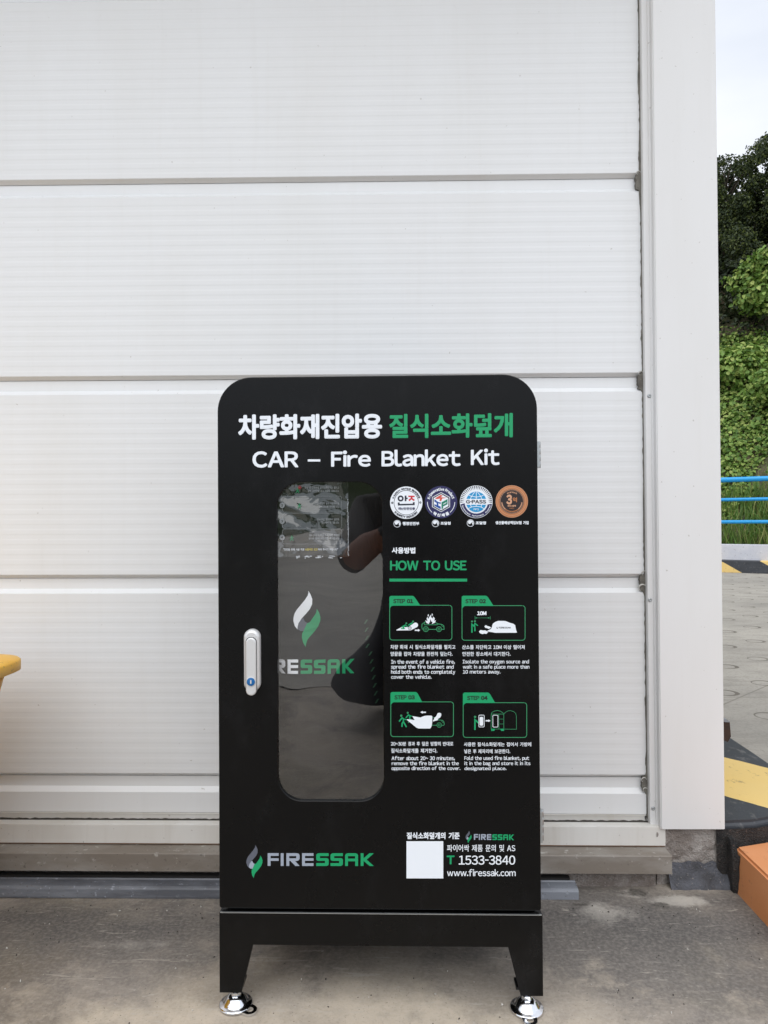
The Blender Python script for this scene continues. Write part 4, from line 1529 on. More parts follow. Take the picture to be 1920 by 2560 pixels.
A.arc_text('Assured', *C, 650, 141, 105, 62, vw, 2, inside=True)
taegeuk(A, 545, 1706, 158)
A.text('조달청', 765, 1220, 1630, 1770, vw, 8)
A.done('certification_badge', door, label='round badge with a sky blue globe and white rays')
A = Art(on_door, bad).crop(1232, 1210, 17.463)
C = (828, 762)
A.circ(*C, 705, M['vcop2'], 64); A.up(); A.circ(*C, 690, M['vcop'], 64); A.up()
A.circ(*C, 622, M['vcop2'], 64); A.up(); A.circ(*C, 606, M['vcop'], 64); A.up()
A.circ(*C, 540, M['vcop2'], 64, hole=528); A.circ(*C, 532, M['vbrown'], 64); A.up()
A.circ(*C, 508, M['vcop2'], 64, hole=496)
A.text('3', 590, 840, 462, 895, M['vcop2'], 26)
A.text('억', 865, 1055, 580, 800, M['vcop'], 10)
A.text('최대 보장액', 640, 1005, 915, 1000, M['vcop2'], 5)
A.text('보험증권', 720, 930, 1030, 1085, M['vcop'], 1)
A.arc_text('생산물책임보험', *C, 370, -33, 33, 62, M['vcop2'], 2)
for sgn in (-1, 1):
    for k in range(15):
        a = radians(sgn * (98 + 5.6 * k))
        x, y = C[0] + 440 * sin(a), C[1] - 440 * cos(a)
        A.circ(x, y, 26, M['vcop2'] if k < 8 else M['vcop'], 10, hole=9)
A.text('생산물배상책임보험 가입', 110, 1560, 1615, 1765, vw, 7)
A.done('certification_badge', door, label='round copper medal badge')

# how to use heading
A = Art(on_door, [vw, vg])
A.text('사용방법', 979.3, 1038.3, 1368.2, 1384, vw, 0.75)
A.text('HOW TO USE', 975, 1166.5, 1401.3, 1426.3, vg, 1.0, -0.001)
A.rect(973.6, 1167.7, 1446.6, 1453.8, vg)
A.done('heading_lettering', door)

# step cards
def card(A, x0, x1, ytab, y0, y1, xt0, xt1, txt, tx0, tx1, ty0, ty1):
    r = 7.0
    def arc(cx, cy, a0, a1, rr_=r):
        return [(cx + rr_ * cos(radians(a0 + (a1 - a0) * k / 6)), cy + rr_ * sin(radians(a0 + (a1 - a0) * k / 6))) for k in range(7)]
    A.line(arc(x1 - r, y0 + r, -90, 0) + arc(x1 - r, y1 - r, 0, 90) + arc(x0 + r, y1 - r, 90, 180) + arc(x0 + r, y0 + r, 180, 270), 1.75, vgl, closed=True)
    A.up(2e-5)
    A.poly([(x0 - 0.9, y0 + 9)] + arc(x0 + 4.2, ytab + 5, 180, 270, 5) + [(xt0, ytab)] + [(xt0 + 3, ytab + 1), (xt0 + 6, ytab + 4)] + [(xt1 - 2, y0 - 1.2), (xt1, y0 + 0.9)] + [(x0 + 8, y0 + 0.9), (x0 + 4, y0 + 2.4), (x0 + 1.4, y0 + 6)], vg)
    A.up(2e-5)
    w = (tx1 - tx0)
    A.text('STEP', tx0, tx0 + w * 0.60, ty0, ty1, vk, 0.5)
    A.text(txt, tx0 + w * 0.68, tx1, ty0, ty1, vk, 0.75)
    A.up(2e-5)
def para(A, rows, kor=0):
    for i, (st, x0, x1, y0, y1) in enumerate(rows):
        A.text(st, x0, x1, y0, y1, vw, 0.27, 0.0, n=4)
cm = [vw, vg, vgl, vk]
# card 1
A = Art(on_door, cm)
card(A, 974.2, 1129.7, 1489.6, 1513.2, 1600, 1031, 1051.5, '01', 983, 1033.2, 1497.5, 1508.1)
para(A, [('차량 화재 시 질식소화덮개를 펼치고', 976, 1138.5, 1611.9, 1622.9), ('양끝을 잡아 차량을 완전히 덮는다.', 976.2, 1131.2, 1629.1, 1640.2),
         ('In the event of a vehicle fire,', 977.5, 1137, 1648.9, 1660.4), ('spread the fire blanket and', 977.5, 1134.2, 1661.6, 1674.1), ('hold both ends to completely', 977.7, 1138, 1674.4, 1687), ('cover the vehicle.', 977.7, 1078.7, 1687.1, 1696.9)])
A.crop(985, 1525, 11.85)
A.poly([(68, 590), (220, 508), (415, 508), (560, 410), (600, 380), (650, 370), (700, 400), (715, 455), (690, 500), (500, 600), (75, 605)], vw)
A.up(2e-5)
A.circ(467, 535, 55, vk, 24, hole=44); A.circ(467, 535, 30, vk, 20, hole=20)
for hx, hy in ((365, 393), (565, 338)):
    A.circ(hx, hy, 26, vgl, 16)
A.line([(240, 500), (330, 445), (290, 500), (270, 550)], 42, vg); A.line([(330, 445), (400, 490)], 26, vg); A.line([(210, 550), (320, 550)], 26, vg)
A.line([(440, 440), (540, 385)], 42, vg)
A.poly([(615, 580), (710, 580), (710, 558), (775, 598), (710, 640), (710, 616), (615, 616)], vw)
A.line([(870, 572), (835, 560), (825, 500), (830, 420), (920, 350)], 20, vgl)
A.line([(925, 355), (900, 410), (905, 435), (1290, 435), (1300, 415)], 18, vgl)
A.line([(1225, 370), (1310, 410), (1430, 430), (1475, 470), (1485, 570), (1400, 572)], 20, vgl)
A.line([(1020, 572), (1260, 572)], 20, vgl); A.line([(1405, 440), (1425, 480), (1465, 490)], 14, vgl)
for wx in (942, 1332):
    A.circ(wx, 565, 82, vgl, 28, hole=62); A.circ(wx, 565, 38, vgl, 20, hole=22)
A.up(2e-5)
A.poly([(1030, 415), (960, 380), (925, 300), (1000, 335), (965, 260), (990, 195), (1015, 270), (1030, 230), (1095, 135), (1100, 215), (1155, 250), (1150, 190), (1205, 240), (1195, 325), (1245, 295), (1215, 370), (1120, 415), (1145, 345), (1115, 350), (1075, 265), (1060, 385), (1045, 350)], vw)
A.poly([(1018, 115), (1032, 160), (1015, 195), (995, 160)], vw); A.poly([(1130, 95), (1150, 145), (1130, 178), (1115, 145)], vw)
A.done('step_card', door, label='instruction card for step 01 with a burning car')
# card 2
A = Art(on_door, cm)
card(A, 1155, 1312.6, 1489.2, 1514, 1600.6, 1214, 1234.8, '02', 1163.3, 1214.7, 1497.7, 1508.3)
para(A, [('산소를 차단하고 10M 이상 떨어져', 1155, 1311.6, 1612.3, 1623.3), ('안전한 장소에서 대기한다.', 1155.7, 1276.2, 1629.2, 1640.3),
         ('Isolate the oxygen source and', 1156.5, 1322.3, 1648.9, 1661.3), ('wait in a safe place more than', 1157, 1323.5, 1661.8, 1674), ('10 meters away.', 1157, 1250.9, 1674.9, 1686.5)])
A.crop(1165, 1520, 11.85)
A.text('10M', 330, 605, 95, 215, vw, 9)
A.line([(270, 292), (715, 292)], 8, vgl); A.line([(266, 240), (266, 335)], 12, vgl); A.line([(718, 245), (718, 335)], 12, vgl)
A.poly([(270, 292), (325, 272), (325, 312)], vgl); A.poly([(714, 292), (650, 272), (650, 312)], vgl)
A.circ(178, 397, 28, vgl, 16); A.circ(264, 390, 28, vgl, 16)
A.line([(175, 715), (175, 480), (240, 540), (262, 470), (262, 670)], 42, vg); A.line([(258, 450), (340, 515)], 34, vg)
A.poly([(680, 700), (620, 680), (740, 615), (770, 560), (775, 510), (800, 460), (860, 415), (950, 380), (1160, 382), (1290, 435), (1400, 465), (1455, 510), (1480, 650), (1510, 725), (1480, 732), (870, 732)], vw)
A.poly([(545, 540), (585, 505), (640, 535), (690, 545), (750, 585), (670, 618), (620, 595), (570, 585)], vw)
A.poly([(380, 700), (430, 650), (500, 665), (570, 660), (625, 690), (660, 705), (600, 765), (540, 755), (490, 772), (420, 750)], vw)
A.up(2e-5)
A.poly([(925, 540), (912, 575), (935, 590), (950, 565), (948, 595), (920, 615), (898, 580)], vk)
A.text('FIRESSAK', 972, 1330, 557, 605, vk, 2)
A.done('step_card', door, label='instruction card for step 02 with a covered car')
# card 3
A = Art(on_door, cm)
card(A, 977, 1133.6, 1729.9, 1754.6, 1841.5, 1038.5, 1056.5, '03', 986, 1037, 1738, 1748.6)
para(A, [('20~30분 경과 후 덮은 방향의 반대로', 977.2, 1133.2, 1853.9, 1864.6), ('질식소화덮개를 제거한다.', 977.7, 1093.2, 1871, 1882.3),
         ('After about 20~ 30 minutes,', 978.7, 1137, 1889.9, 1901.4), ('remove the fire blanket in the', 979.2, 1147, 1903, 1912.9), ('opposite direction of the cover.', 978.7, 1150.9, 1915.6, 1927.4)])
A.crop(990, 1770, 12.76)
A.circ(168, 243, 36, vgl, 18); A.circ(373, 152, 32, vgl, 18)
A.line([(110, 415), (195, 310), (240, 350), (235, 430), (195, 490), (192, 585)], 44, vg); A.line([(235, 345), (330, 370)], 34, vg); A.line([(235, 430), (325, 590)], 44, vg)
A.line([(325, 300), (400, 215), (440, 250), (435, 340), (470, 360)], 38, vg); A.line([(430, 240), (510, 262)], 30, vg); A.line([(410, 410), (396, 460)], 30, vgl)
A.poly([(775, 132), (850, 88), (850, 115), (955, 115), (955, 152), (850, 155), (850, 178)], vw)
A.line([(1150, 548), (1290, 548)], 18, vgl); A.line([(1460, 550), (1525, 548), (1540, 520), (1530, 440), (1480, 390), (1350, 375)], 18, vgl); A.line([(1455, 405), (1490, 455), (1525, 460)], 12, vgl)
A.line([(1170, 305), (1230, 305)], 14, vgl)
A.circ(1378, 540, 82, vgl, 28, hole=66); A.circ(1378, 540, 40, vgl, 20, hole=24)
A.up(2e-5)
A.poly([(520, 255), (780, 300), (900, 250), (1000, 240), (1130, 240), (1158, 265), (1155, 450), (1140, 560), (1110, 630), (1080, 652), (720, 650), (650, 620), (340, 368), (360, 355), (595, 380)], vw)
A.poly([(1170, 410), (1215, 350), (1220, 310), (1280, 265), (1330, 160), (1380, 148), (1435, 165), (1442, 230), (1410, 300), (1345, 335), (1330, 385), (1250, 405), (1190, 425)], vw)
A.done('step_card', door, label='instruction card for step 03 with two figures pulling a cover')
# card 4
A = Art(on_door, cm)
card(A, 1158, 1316.8, 1731.2, 1756.6, 1843.5, 1219, 1238.8, '04', 1167.6, 1219, 1739.5, 1750.1)
para(A, [('사용한 질식소화덮개는 접어서 가방에', 1159.7, 1328.1, 1855.4, 1866), ('넣은 후 제자리에 보관한다.', 1160.3, 1275.4, 1872.7, 1883.6),
         ('Fold the used fire blanket, put', 1160.8, 1322.8, 1889.9, 1902.4), ('it in the bag and store it in its', 1160.8, 1326, 1903.2, 1915.4), ('designated place.', 1161, 1266, 1916.4, 1927.5)])
A.crop(1170, 1765, 11.85)
A.circ(208, 320, 34, vgl, 18)
A.line([(205, 690), (205, 405), (300, 490)], 46, vg)
A.line([(x, y) for x, y in rrect(320, 480, 268, 618, 28, 28, 5)], 16, vw, closed=True)
A.poly(rrect(343, 450, 320, 580, 36, 36, 5), vw)
A.poly([(520, 415), (605, 415), (605, 395), (668, 435), (605, 475), (605, 455), (520, 455)], vw)
A.line([(685, 690), (688, 230), (720, 180), (790, 145), (870, 132), (950, 148), (1020, 190), (1058, 240), (1060, 680)], 14, vgl)
A.line([(690, 238), (1058, 238)], 14, vgl); A.line([(910, 240), (915, 680)], 14, vgl); A.line([(915, 385), (1060, 385)], 10, vgl); A.line([(915, 530), (1060, 530)], 10, vgl)
A.line([(x, y) for x, y in rrect(735, 885, 270, 622, 28, 28, 5)], 16, vw, closed=True)
A.line([(1065, 235), (1120, 175), (1190, 140), (1260, 135), (1350, 160), (1410, 215), (1430, 290), (1435, 685), (700, 680)], 12, vgl)
A.poly([(685, 670), (800, 670), (780, 730), (690, 738)], vg); A.poly([(950, 670), (1065, 670), (1065, 735), (985, 735)], vg)
A.done('step_card', door, label='instruction card for step 04 with a folded blanket and cabinet')

# flame mark and maker's lettering, drawn as strokes
FLAME_A = [(680, 95), (770, 240), (830, 400), (825, 590), (740, 770), (600, 940), (440, 1110), (330, 1280), (297, 1400), (290, 1510), (190, 1390), (135, 1200), (140, 1080), (180, 930), (260, 790), (420, 600), (560, 430), (660, 270), (688, 170)]
FLAME_B = [(1000, 750), (1090, 900), (1135, 1060), (1130, 1200), (1050, 1400), (900, 1600), (730, 1790), (650, 1900), (620, 2010), (590, 2150), (500, 1990), (455, 1800), (465, 1650), (515, 1570), (640, 1290), (740, 1250), (850, 1090), (960, 930), (990, 840)]
FLAME_C = [(297, 1400), (330, 1280), (440, 1110), (500, 1090), (560, 1220), (650, 1270), (650, 1400), (515, 1570), (400, 1570), (300, 1490)]
def flame(A, x, y, sc, ma, mb, mc):
    T = lambda P_: [(x + (u - 135) * sc, y + (v - 95) * sc) for u, v in P_]
    if mc: A.poly(T(FLAME_C), mc); A.up(2e-5)
    A.poly(T(FLAME_A), ma); A.poly(T(FLAME_B), mb)
def letter(A, ch, x0, x1, y0, y1, m):
    h, w = y1 - y0, x1 - x0
    t = h * 0.225
    q = t * 1.3
    R_ = lambda a, b, c, d: A.rect(x0 + a, x0 + b, y0 + c, y0 + d, m)
    if ch == 'F':
        R_(0, t, 0, h); R_(t, w, 0, t * 0.95); R_(t, w, h * 0.40, h * 0.40 + t * 0.9)
    elif ch == 'I':
        R_(0, w, 0, h)
    elif ch == 'E':
        R_(0, t, 0, h); R_(t, w, 0, t * 0.95); R_(t, w, h * 0.39, h * 0.39 + t * 0.9); R_(t, w, h - t * 0.95, h)
    elif ch in 'S':
        P_ = [(w, 0), (0.2 * w, 0), (0.07 * w, 0.04 * h), (0, 0.13 * h), (0, 0.48 * h), (0.06 * w, 0.57 * h), (0.16 * w, 0.6 * h), (w - q, 0.6 * h), (w - q, h - t), (0, h - t), (0, h), (0.82 * w, h), (0.94 * w, 0.96 * h), (w, 0.86 * h), (w, 0.51 * h), (0.95 * w, 0.42 * h), (0.85 * w, 0.385 * h), (q, 0.385 * h), (q, t), (w, t)]
        A.poly([(x0 + a, y0 + b) for a, b in P_], m)
    elif ch == 'R':
        P_ = [(0, 0), (0.8 * w, 0), (0.94 * w, 0.05 * h), (w, 0.16 * h), (w, 0.44 * h), (0.93 * w, 0.56 * h), (0.8 * w, 0.61 * h), (0.66 * w, 0.61 * h), (w, h), (0.68 * w, h), (0.3 * w, 0.6 * h), (t, 0.6 * h), (t, h), (0, h)]
        A.poly([(x0 + a, y0 + b) for a, b in P_], m, holes=[[(x0 + a, y0 + b) for a, b in ((t, t), (w - q * .9, t), (w - q * .9, 0.40 * h), (t, 0.40 * h))]])
    elif ch == 'A':
        P_ = [(0, h), (0, 0.16 * h), (0.06 * w, 0.05 * h), (0.2 * w, 0), (0.8 * w, 0), (0.94 * w, 0.05 * h), (w, 0.16 * h), (w, h), (w - t, h), (w - t, 0.63 * h), (t, 0.63 * h), (t, h)]
        A.poly([(x0 + a, y0 + b) for a, b in P_], m, holes=[[(x0 + a, y0 + b) for a, b in ((t, t), (w - t, t), (w - t, 0.42 * h), (t, 0.42 * h))]])
    elif ch == 'K':
        P_ = [(0, 0), (t, 0), (t, 0.40 * h), (0.66 * w, 0), (w, 0), (0.46 * w, 0.5 * h), (w, h), (0.68 * w, h), (t, 0.60 * h), (t, h), (0, h)]
        A.poly([(x0 + a, y0 + b) for a, b in P_], m)
LET = [('F', 338, 472), ('I', 497, 532), ('R', 566, 727), ('E', 757, 897), ('S', 930, 1082), ('S', 1104, 1255), ('A', 1282, 1440), ('K', 1472, 1632)]
def wordmark(A, x0, x1, y0, y1, mw, mg, slope=0.0):
    k = (x1 - x0) / (1632 - 338)
    for i, (ch, a, b) in enumerate(LET):
        xa, xb = x0 + (a - 338) * k, x0 + (b - 338) * k
        dy = slope * (xa - x0)
        letter(A, ch, xa, xb, y0 + dy, y1 + dy, mw if i < 4 else mg)
lm = [vgr, vdg, vg, vw]
A = Art(on_door, lm)
flame(A, 616, 2112.0, 0.0412 * 0.98, vdg, vg, vgr)
wordmark(A, 669.3, 934.5, 2132.7, 2164.6, vgr, vg, 0.0005)
A.done('maker_logo', door)
A = Art(on_door, [vgr, vdg, vg, vw])
A.crop(560, 2040, 2.0232)
A.text('질식소화덮개의 기준', 924, 1192, 82, 117, vw, 1.4)
flame(A, 1222, 74, 0.0305, vdg, vg, vgr)
wordmark(A, 1264, 1467, 91, 120, vgr, vg, 0.010)
A.rect(923, 1109, 127, 315, vw)
A.text('파이어싹 제품 문의 및 AS', 1128, 1473, 144, 180, vw, 0.5)
A.text('T', 1126, 1166, 199, 244, vg, 2.2)
A.text('1533-3840', 1187, 1473, 199, 246, vw, 0.9)
A.text('www.firessak.com', 1128, 1475, 268, 304, vw, 0.7)
A.done('contact_panel', door)

# ---------------------------------------------------------------- what hangs behind the window
bag = empty('blanket_bag', (0, YCAB, 0), CABR, label='black fabric storage bag with a white and green flame logo behind the cabinet window', cat='bag')
bxc = cabpt(795, 1600, 0.035)[0]
BH = 0.146
BZ0, BZ1 = wz0 - 0.04, wz1 + 0.03
def bag_y(x, z):
    u = min(1.0, abs(x - bxc) / BH)
    v = abs((z - (BZ0 + BZ1) / 2) / ((BZ1 - BZ0) / 2))
    wr = 0.0045 * noise.noise(Vector((x * 12, z * 5, 4))) + 0.0035 * noise.noise(Vector((x * 24 + z * 16, z * 10, 9)))
    return 0.027 + 0.085 * (1 - (1 - u ** 3.2) ** 0.6) + 0.06 * min(1, v) ** 9 + wr
bm = bmesh.new()
nx, nz = 60, 110
g = []
for j in range(nz + 1):
    z = BZ0 + (BZ1 - BZ0) * j / nz
    g.append([bm.verts.new((bxc - BH + 2 * BH * i / nx, bag_y(bxc - BH + 2 * BH * i / nx, z), z)) for i in range(nx + 1)])
for j in range(nz):
    for i in range(nx):
        bm.faces.new([g[j][i], g[j][i + 1], g[j + 1][i + 1], g[j + 1][i]])
# sides and back
bkv = [[bm.verts.new((x, 0.25, z)) for x in (bxc - BH, bxc + BH)] for z in (BZ0, BZ1)]
for e_, kx in ((0, 0), (nx, 1)):
    col_ = [g[j][e_] for j in range(nz + 1)]
    bm.faces.new(col_ + [bkv[1][kx], bkv[0][kx]])
bm.faces.new(g[0] + [bkv[0][1], bkv[0][0]])
bm.faces.new(g[-1] + [bkv[1][1], bkv[1][0]])
bm.faces.new([bkv[0][0], bkv[0][1], bkv[1][1], bkv[1][0]])
obj('bag_body', bm, M['fabric'], bag, smooth=True)
def on_bag(px, py, y):
    x, z = cabpt(px, py, 0.030)
    return (x, bag_y(x, z) + y - 0.0008, z)
vbw = mat('bag_white_print', (0.90, 0.92, 0.95), 0.5)
A = Art(on_bag, [vbw, vg, vdg])
A.crop(725, 1470, 14.744)
flame(A, 135, 95, 1.0, vbw, vg, vdg)
A.crop(0, 0, 1)
wordmark(A, 640, 886, 1647.5, 1683.2, vbw, vg)
A.done('bag_logo', bag)
stm = mat('stitch_thread', (0.02, 0.085, 0.04), 0.6)
A = Art(on_bag, [stm])
for i in range(11):
    x, y = 914 + (i * 2.7 if i > 3 else i * 1.2), 1556 + i * 20.4
    A.poly([(x - 5, y + 5), (x + 1, y - 5), (x + 6, y - 5), (x - 1, y + 5)], stm)
A.done('strap_stitching', bag)

sh = empty('instruction_pouch', (0, YCAB, 0), CABR, label='clear film pouch holding a dark instruction sheet at the top of the window', cat='pouch')
YSH = 0.0125
def on_sheet(px, py, y):
    x, z = cabpt(px, py, YSH)
    return (x, YSH + y - 0.0004, z)
sx0, sx1, sz0, sz1 = cabpt(672, 1395, YSH)[0], cabpt(871, 1395, YSH)[0], cabpt(760, 1393, YSH)[1], cabpt(760, 1190, YSH)[1]
bm = bmesh.new()
nx, nz = 70, 70
def sh_y(x, z):
    return YSH + 0.0007 + 0.0022 * noise.noise(Vector((x * 26, z * 26, 2))) + 0.0012 * noise.noise(Vector((x * 70, z * 60, 6))) + 0.002
g = [[bm.verts.new((sx0 + (sx1 - sx0) * i / nx, sh_y(sx0 + (sx1 - sx0) * i / nx, sz0 + (sz1 - sz0) * j / nz), sz0 + (sz1 - sz0) * j / nz)) for i in range(nx + 1)] for j in range(nz + 1)]
for j in range(nz):
    for i in range(nx):
        bm.faces.new([g[j][i], g[j][i + 1], g[j + 1][i + 1], g[j + 1][i]])
obj('film', bm, M['film'], sh, smooth=True)
pm = mat('grey_print', (0.36, 0.38, 0.40), 0.5)
A = Art(on_sheet, [pm, vw, M['vyel'], vg, M['vred'], vk])
A.crop(580, 1190, 4.1475)
for st, x0, x1, y0, y1 in (('화재 시 신속하게 질식소화덮개를 펼치고', 752, 1112, 108, 134), ('양쪽 고리끈을 잡고 차량을 덮습니다.', 786, 1110, 144, 168),
                           ('차량을 완전히 덮고 가장자리를', 842, 1112, 272, 296), ('눌러 산소를 차단합니다.', 900, 1110, 307, 331), ('10m이상 떨어져서 안전한', 880, 1112, 438, 462), ('장소에서 대기합니다.', 926, 1110, 471, 495),
                           ('20~30분이 지난 후에 덮은 방향의', 800, 1114, 602, 626), ('반대로 질식소화덮개를 제거합니다.', 798, 1112, 636, 660)):
    A.text(st, x0, x1, y0, y1, pm, 0.6, n=4)
A.text('"안전을 위해 사용 직후', 532, 752, 748, 776, vw, 0.8, n=4)
A.text('소방서로 신고', 758, 888, 748, 774, M['vyel'], 0.8, n=4)
A.text('하여 주시기 바랍니다"', 892, 1100, 748, 774, vw, 0.8, n=4)
for i, y in enumerate((304, 470, 637)):
    A.circ(520, y, 28, pm, 24); A.up(2e-5)
    A.text(str(i + 2), 511, 529, y - 13, y + 13, vk, 1.5)
for y0, y1 in ((210, 375), (390, 545), (552, 705)):
    A.line([(x, y) for x, y in rrect(525, 1138, y0, y1, 22, 22, 4)], 2.2, vgl if False else pm, closed=True)
for x, y in ((620, 645), (680, 150), (700, 310)):
    A.line([(x - 16, y + 24), (x, y), (x + 14, y + 24)], 7, vg); A.line([(x - 18, y - 4), (x + 18, y - 6)], 6, vg); A.circ(x, y - 20, 7, vg, 10)
for k in range(8):
    a = k * pi / 4
    A.line([(702, 118), (702 + 20 * cos(a), 118 + 20 * sin(a))], 5, M['vred'])
A.done('instruction_print', sh)
# crimped bright edge of the pouch
bm = bmesh.new()
rnd = random.Random(5)
for i in range(70):
    x = sx0 + (sx1 - sx0) * (0.35 + 0.62 * rnd.random())
    if noise.noise(Vector((x * 90, 0, 0))) < -0.05:
        continue
    z = sz0 + rnd.uniform(-0.0018, 0.0022)
    w = rnd.uniform(0.0008, 0.003)
    box(bm, x - w, x + w, YSH - 0.0016, YSH - 0.0010, z - 0.0007, z + 0.0007)
for i in range(44):
    z = sz0 + (sz1 - sz0) * (0.02 + 0.7 * i / 44)
    w = rnd.uniform(0.0004, 0.0011)
    x = sx1 + rnd.uniform(-0.0012, 0.0006)
    box(bm, x - w, x + w, YSH - 0.0016, YSH - 0.0010, z - 0.0006, z + 0.0006)
obj('crimped_edge', bm, M['vw'], sh)

# ---------------------------------------------------------------- the photographer, mirrored in the window
pj = {'pelvis': (0.17, -0.66, 0.36, .15), 'belly': (0.16, -0.60, 0.52, .145), 'chest': (0.14, -0.53, 0.72, .15), 'collar': (0.13, -0.49, 0.85, .10),
      'neck': (0.12, -0.46, 0.92, .055), 'jaw': (0.115, -0.425, 0.985, .068), 'skull': (0.115, -0.43, 1.07, .092), 'crown': (0.115, -0.435, 1.13, .07), 'nose': (0.112, -0.335, 1.03, .014),
      'hipl': (0.06, -0.64, 0.34, .115), 'kneel': (-0.12, -0.30, 0.46, .075), 'ankl': (-0.17, -0.50, 0.11, .047), 'heell': (-0.14, -0.54, 0.05, .046), 'balll': (-0.30, -0.44, 0.045, .048), 'toel': (-0.40, -0.40, 0.035, .032),
      'hipr': (0.28, -0.66, 0.34, .115), 'kneer': (0.36, -0.32, 0.085, .078), 'ankr': (0.33, -0.74, 0.075, .045), 'ballr': (0.33, -0.86, 0.05, .045), 'toer': (0.33, -0.93, 0.025, .03),
      'shl': (-0.04, -0.49, 0.83, .075), 'elbl': (-0.22, -0.30, 0.72, .052), 'wrl': (-0.085, -0.115, 0.86, .032), 'pal': (-0.062, -0.075, 0.885, .034),
      'shr': (0.31, -0.50, 0.83, .075), 'elbr': (0.36, -0.29, 0.66, .052), 'wrr': (0.115, -0.115, 0.83, .032), 'par': (0.075, -0.075, 0.855, .034)}
pe = [('pelvis', 'belly', 't'), ('belly', 'chest', 's'), ('chest', 'collar', 's'), ('collar', 'neck', 'k'), ('neck', 'jaw', 'k'), ('jaw', 'skull', 'k'), ('skull', 'crown', 'k'), ('jaw', 'nose', 'k'),
      ('pelvis', 'hipl', 't'), ('hipl', 'kneel', 't'), ('kneel', 'ankl', 't'), ('ankl', 'heell', 'b'), ('heell', 'balll', 'b'), ('balll', 'toel', 'b'),
      ('pelvis', 'hipr', 't'), ('hipr', 'kneer', 't'), ('kneer', 'ankr', 't'), ('ankr', 'ballr', 'b'), ('ballr', 'toer', 'b'),
      ('collar', 'shl', 's'), ('shl', 'elbl', 's'), ('elbl', 'wrl', 'k'), ('wrl', 'pal', 'g'), ('collar', 'shr', 's'), ('shr', 'elbr', 's'), ('elbr', 'wrr', 'k'), ('wrr', 'par', 'g')]
for k_ in list(pj):
    x_, y_, z_, r_ = pj[k_]
    if k_ in ('belly', 'chest', 'collar', 'neck', 'jaw', 'skull', 'crown', 'nose', 'shl', 'shr', 'pelvis', 'hipl', 'hipr'):
        pj[k_] = (x_ - 0.125, y_, z_ + (0.05 if k_ in ('pelvis', 'hipl', 'hipr') else 0.12), r_)
pj['elbl'] = (-0.235, -0.30, 0.735, .058)
pj['shl'] = (-0.17, -0.49, 0.97, .088)
pj['hipl'] = (-0.06, -0.62, 0.33, .135)
pj['kneel'] = (-0.275, -0.48, 0.135, .098)
pj['ankl'] = (-0.02, -0.86, 0.085, .058)
pj['heell'] = (0.0, -0.92, 0.08, .05)
pj['balll'] = (0.0, -0.95, 0.052, .048)
pj['toel'] = (-0.005, -1.0, 0.03, .03)
for sd_, base, sgn in (('l', 'pal', -1), ('r', 'par', 1)):     # five fingers closing on the edges of the phone
    bx_, by_, bz_, _ = pj[base]
    for i in range(4):
        z = bz_ - 0.022 + i * 0.017
        pj['f%s%da' % (sd_, i)] = (bx_ + 0.004 * sgn, by_ + 0.030, z, .0095)
        pj['f%s%db' % (sd_, i)] = (bx_ - 0.008 * sgn, by_ + 0.052 - 0.002 * i, z + 0.002, .0085)
        pj['f%s%dc' % (sd_, i)] = (sgn * 0.037, by_ + 0.060 - 0.002 * i, z + 0.004, .0072)
        pe += [(base, 'f%s%da' % (sd_, i), 'g'), ('f%s%da' % (sd_, i), 'f%s%db' % (sd_, i), 'g'), ('f%s%db' % (sd_, i), 'f%s%dc' % (sd_, i), 'g')]
    pj['t%sa' % sd_] = (bx_ - 0.020 * sgn, by_ + 0.012, bz_ + 0.030, .0105)
    pj['t%sb' % sd_] = (sgn * 0.022, by_ + 0.034, bz_ + 0.048, .0085)
    pe += [(base, 't%sa' % sd_, 'g'), ('t%sa' % sd_, 't%sb' % sd_, 'g')]
keys = list(pj)
me = bpy.data.meshes.new('person')
me.from_pydata([pj[k_][:3] for k_ in keys], [(keys.index(a_), keys.index(b_)) for a_, b_, _ in pe], [])
po = bpy.data.objects.new('person', me)
COL.objects.link(po)
md_ = po.modifiers.new('skin', 'SKIN')
for i, k_ in enumerate(keys):
    sv = me.skin_vertices[0].data[i]
    sv.radius = (pj[k_][3] * (0.92 if k_ in ('belly', 'chest') else 1), pj[k_][3])
    sv.use_root = k_ == 'pelvis'
sb = po.modifiers.new('sub', 'SUBSURF')
sb.levels = sb.render_levels = 2
dg = bpy.context.evaluated_depsgraph_get()
me2 = bpy.data.meshes.new_from_object(po.evaluated_get(dg))
po.modifiers.clear()
po.data = me2
pm_ = {'t': mat('black_trousers', (0.008, 0.008, 0.012), 0.8), 's': mat('grey_shirt', (0.075, 0.072, 0.07), 0.85), 'k': mat('skin', (0.24, 0.11, 0.07), 0.55),
       'b': mat('black_shoe', (0.006, 0.006, 0.010), 0.5), 'g': mat('black_glove', (0.012, 0.012, 0.013), 0.7)}
order = list(pm_)
me2.materials.clear()
for k_ in order:
    me2.materials.append(pm_[k_])
segs = [(Vector(pj[a_][:3]), Vector(pj[b_][:3]), (pj[a_][3] + pj[b_][3]) / 2, order.index(c_)) for a_, b_, c_ in pe]
for p_ in me2.polygons:
    p_.use_smooth = True
    c_ = p_.center
    best = None
    for a_, b_, r_, mi_ in segs:
        d_ = b_ - a_
        t_ = max(0, min(1, (c_ - a_).dot(d_) / d_.length_squared))
        q_ = (a_ + d_ * t_ - c_).length - r_
        if best is None or q_ < best[0]:
            best = (q_, mi_)
    p_.material_index = best[1]
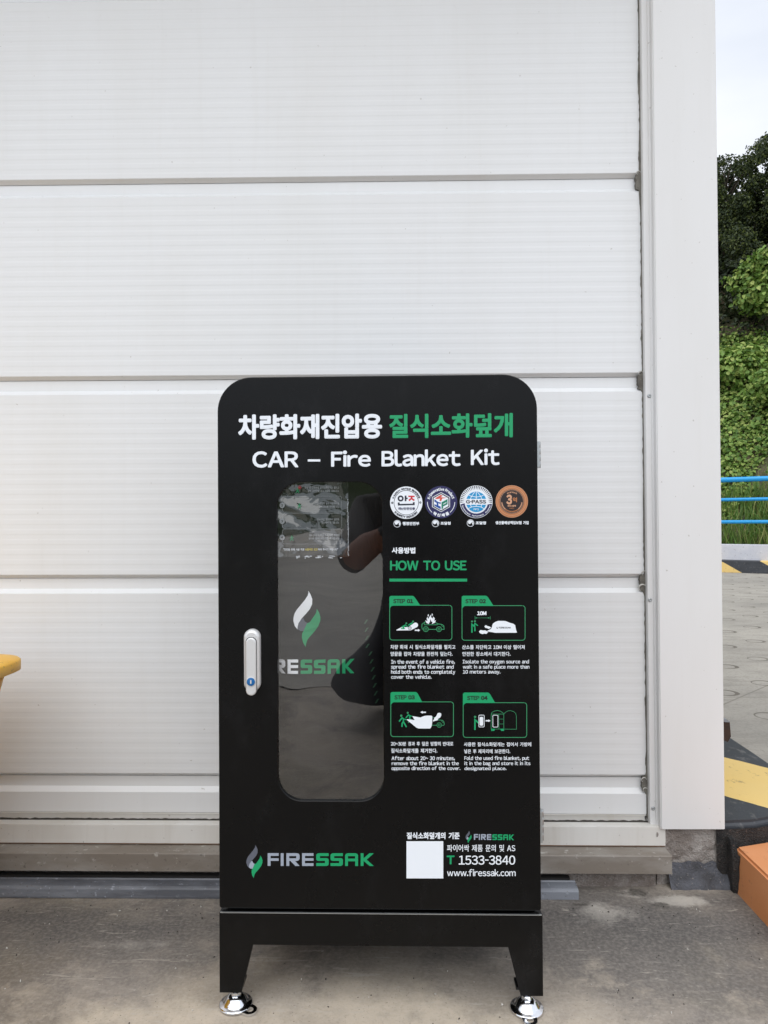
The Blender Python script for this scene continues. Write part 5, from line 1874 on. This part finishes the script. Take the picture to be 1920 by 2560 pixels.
setp(po, 'person kneeling in grey shirt and black trousers, mirrored in the window, holding a phone', 'person')
bm = bmesh.new()
lathe(bm, [(0.098, 1.175), (0.102, 1.195), (0.099, 1.24), (0.080, 1.285), (0.045, 1.307), (0.001, 1.312)], (-0.01, -0.435, 0), 28)
prism(bm, [(-0.01 + 0.085 * cos(a), -0.435 + 0.19 * sin(a) + 0.01) for a in [pi * k_ / 12 for k_ in range(13)]], 'z', 1.180, 1.186)
obj('cap', bm, pm_['t'], po)
bm = bmesh.new()
box(bm, -0.038, 0.038, -0.026, -0.0175, 0.825, 0.985, 0.003)
ph = obj('phone', bm, mat('black_phone', (0.01, 0.01, 0.012), 0.25), label='black phone held upright in the two gloved hands, mirrored in the window', cat='phone')

# ---------------------------------------------------------------- small litter on the concrete
rnd = random.Random(21)
def chips(name, n, mt, smin, smax, label, cat):
    bm = bmesh.new()
    for i in range(n):
        x, y = rnd.uniform(-1.1, 0.88), rnd.uniform(1.18, 1.75)
        if rnd.random() < 0.35:
            y = 1.74 - abs(rnd.gauss(0, 0.05))
        s_ = rnd.uniform(smin, smax)
        m_ = Matrix.Translation((x, y, s_ * 0.25)) @ Euler((rnd.uniform(0, 6), rnd.uniform(0, 6), rnd.uniform(0, 6))).to_matrix().to_4x4() @ Matrix.Diagonal((1, rnd.uniform(0.4, 0.9), rnd.uniform(0.3, 0.7), 1))
        r_ = bmesh.ops.create_icosphere(bm, subdivisions=1, radius=s_ * 0.5, matrix=m_)
        for v in r_['verts']:
            v.co += Vector((rnd.gauss(0, 1), rnd.gauss(0, 1), rnd.gauss(0, 1))) * s_ * 0.07
            v.co.z = max(v.co.z, 0.0004)
    obj(name, bm, mt, kind='stuff', label=label, cat=cat)
chips('grit', 260, mat('dark_grit', (0.055, 0.048, 0.042), 0.9), 0.0015, 0.005, 'dark specks of grit scattered over the concrete ground', 'grit')
chips('pale_chips', 90, mat('pale_chip', (0.55, 0.53, 0.49), 0.9), 0.0015, 0.006, 'pale stone chips scattered over the concrete ground', 'chips')
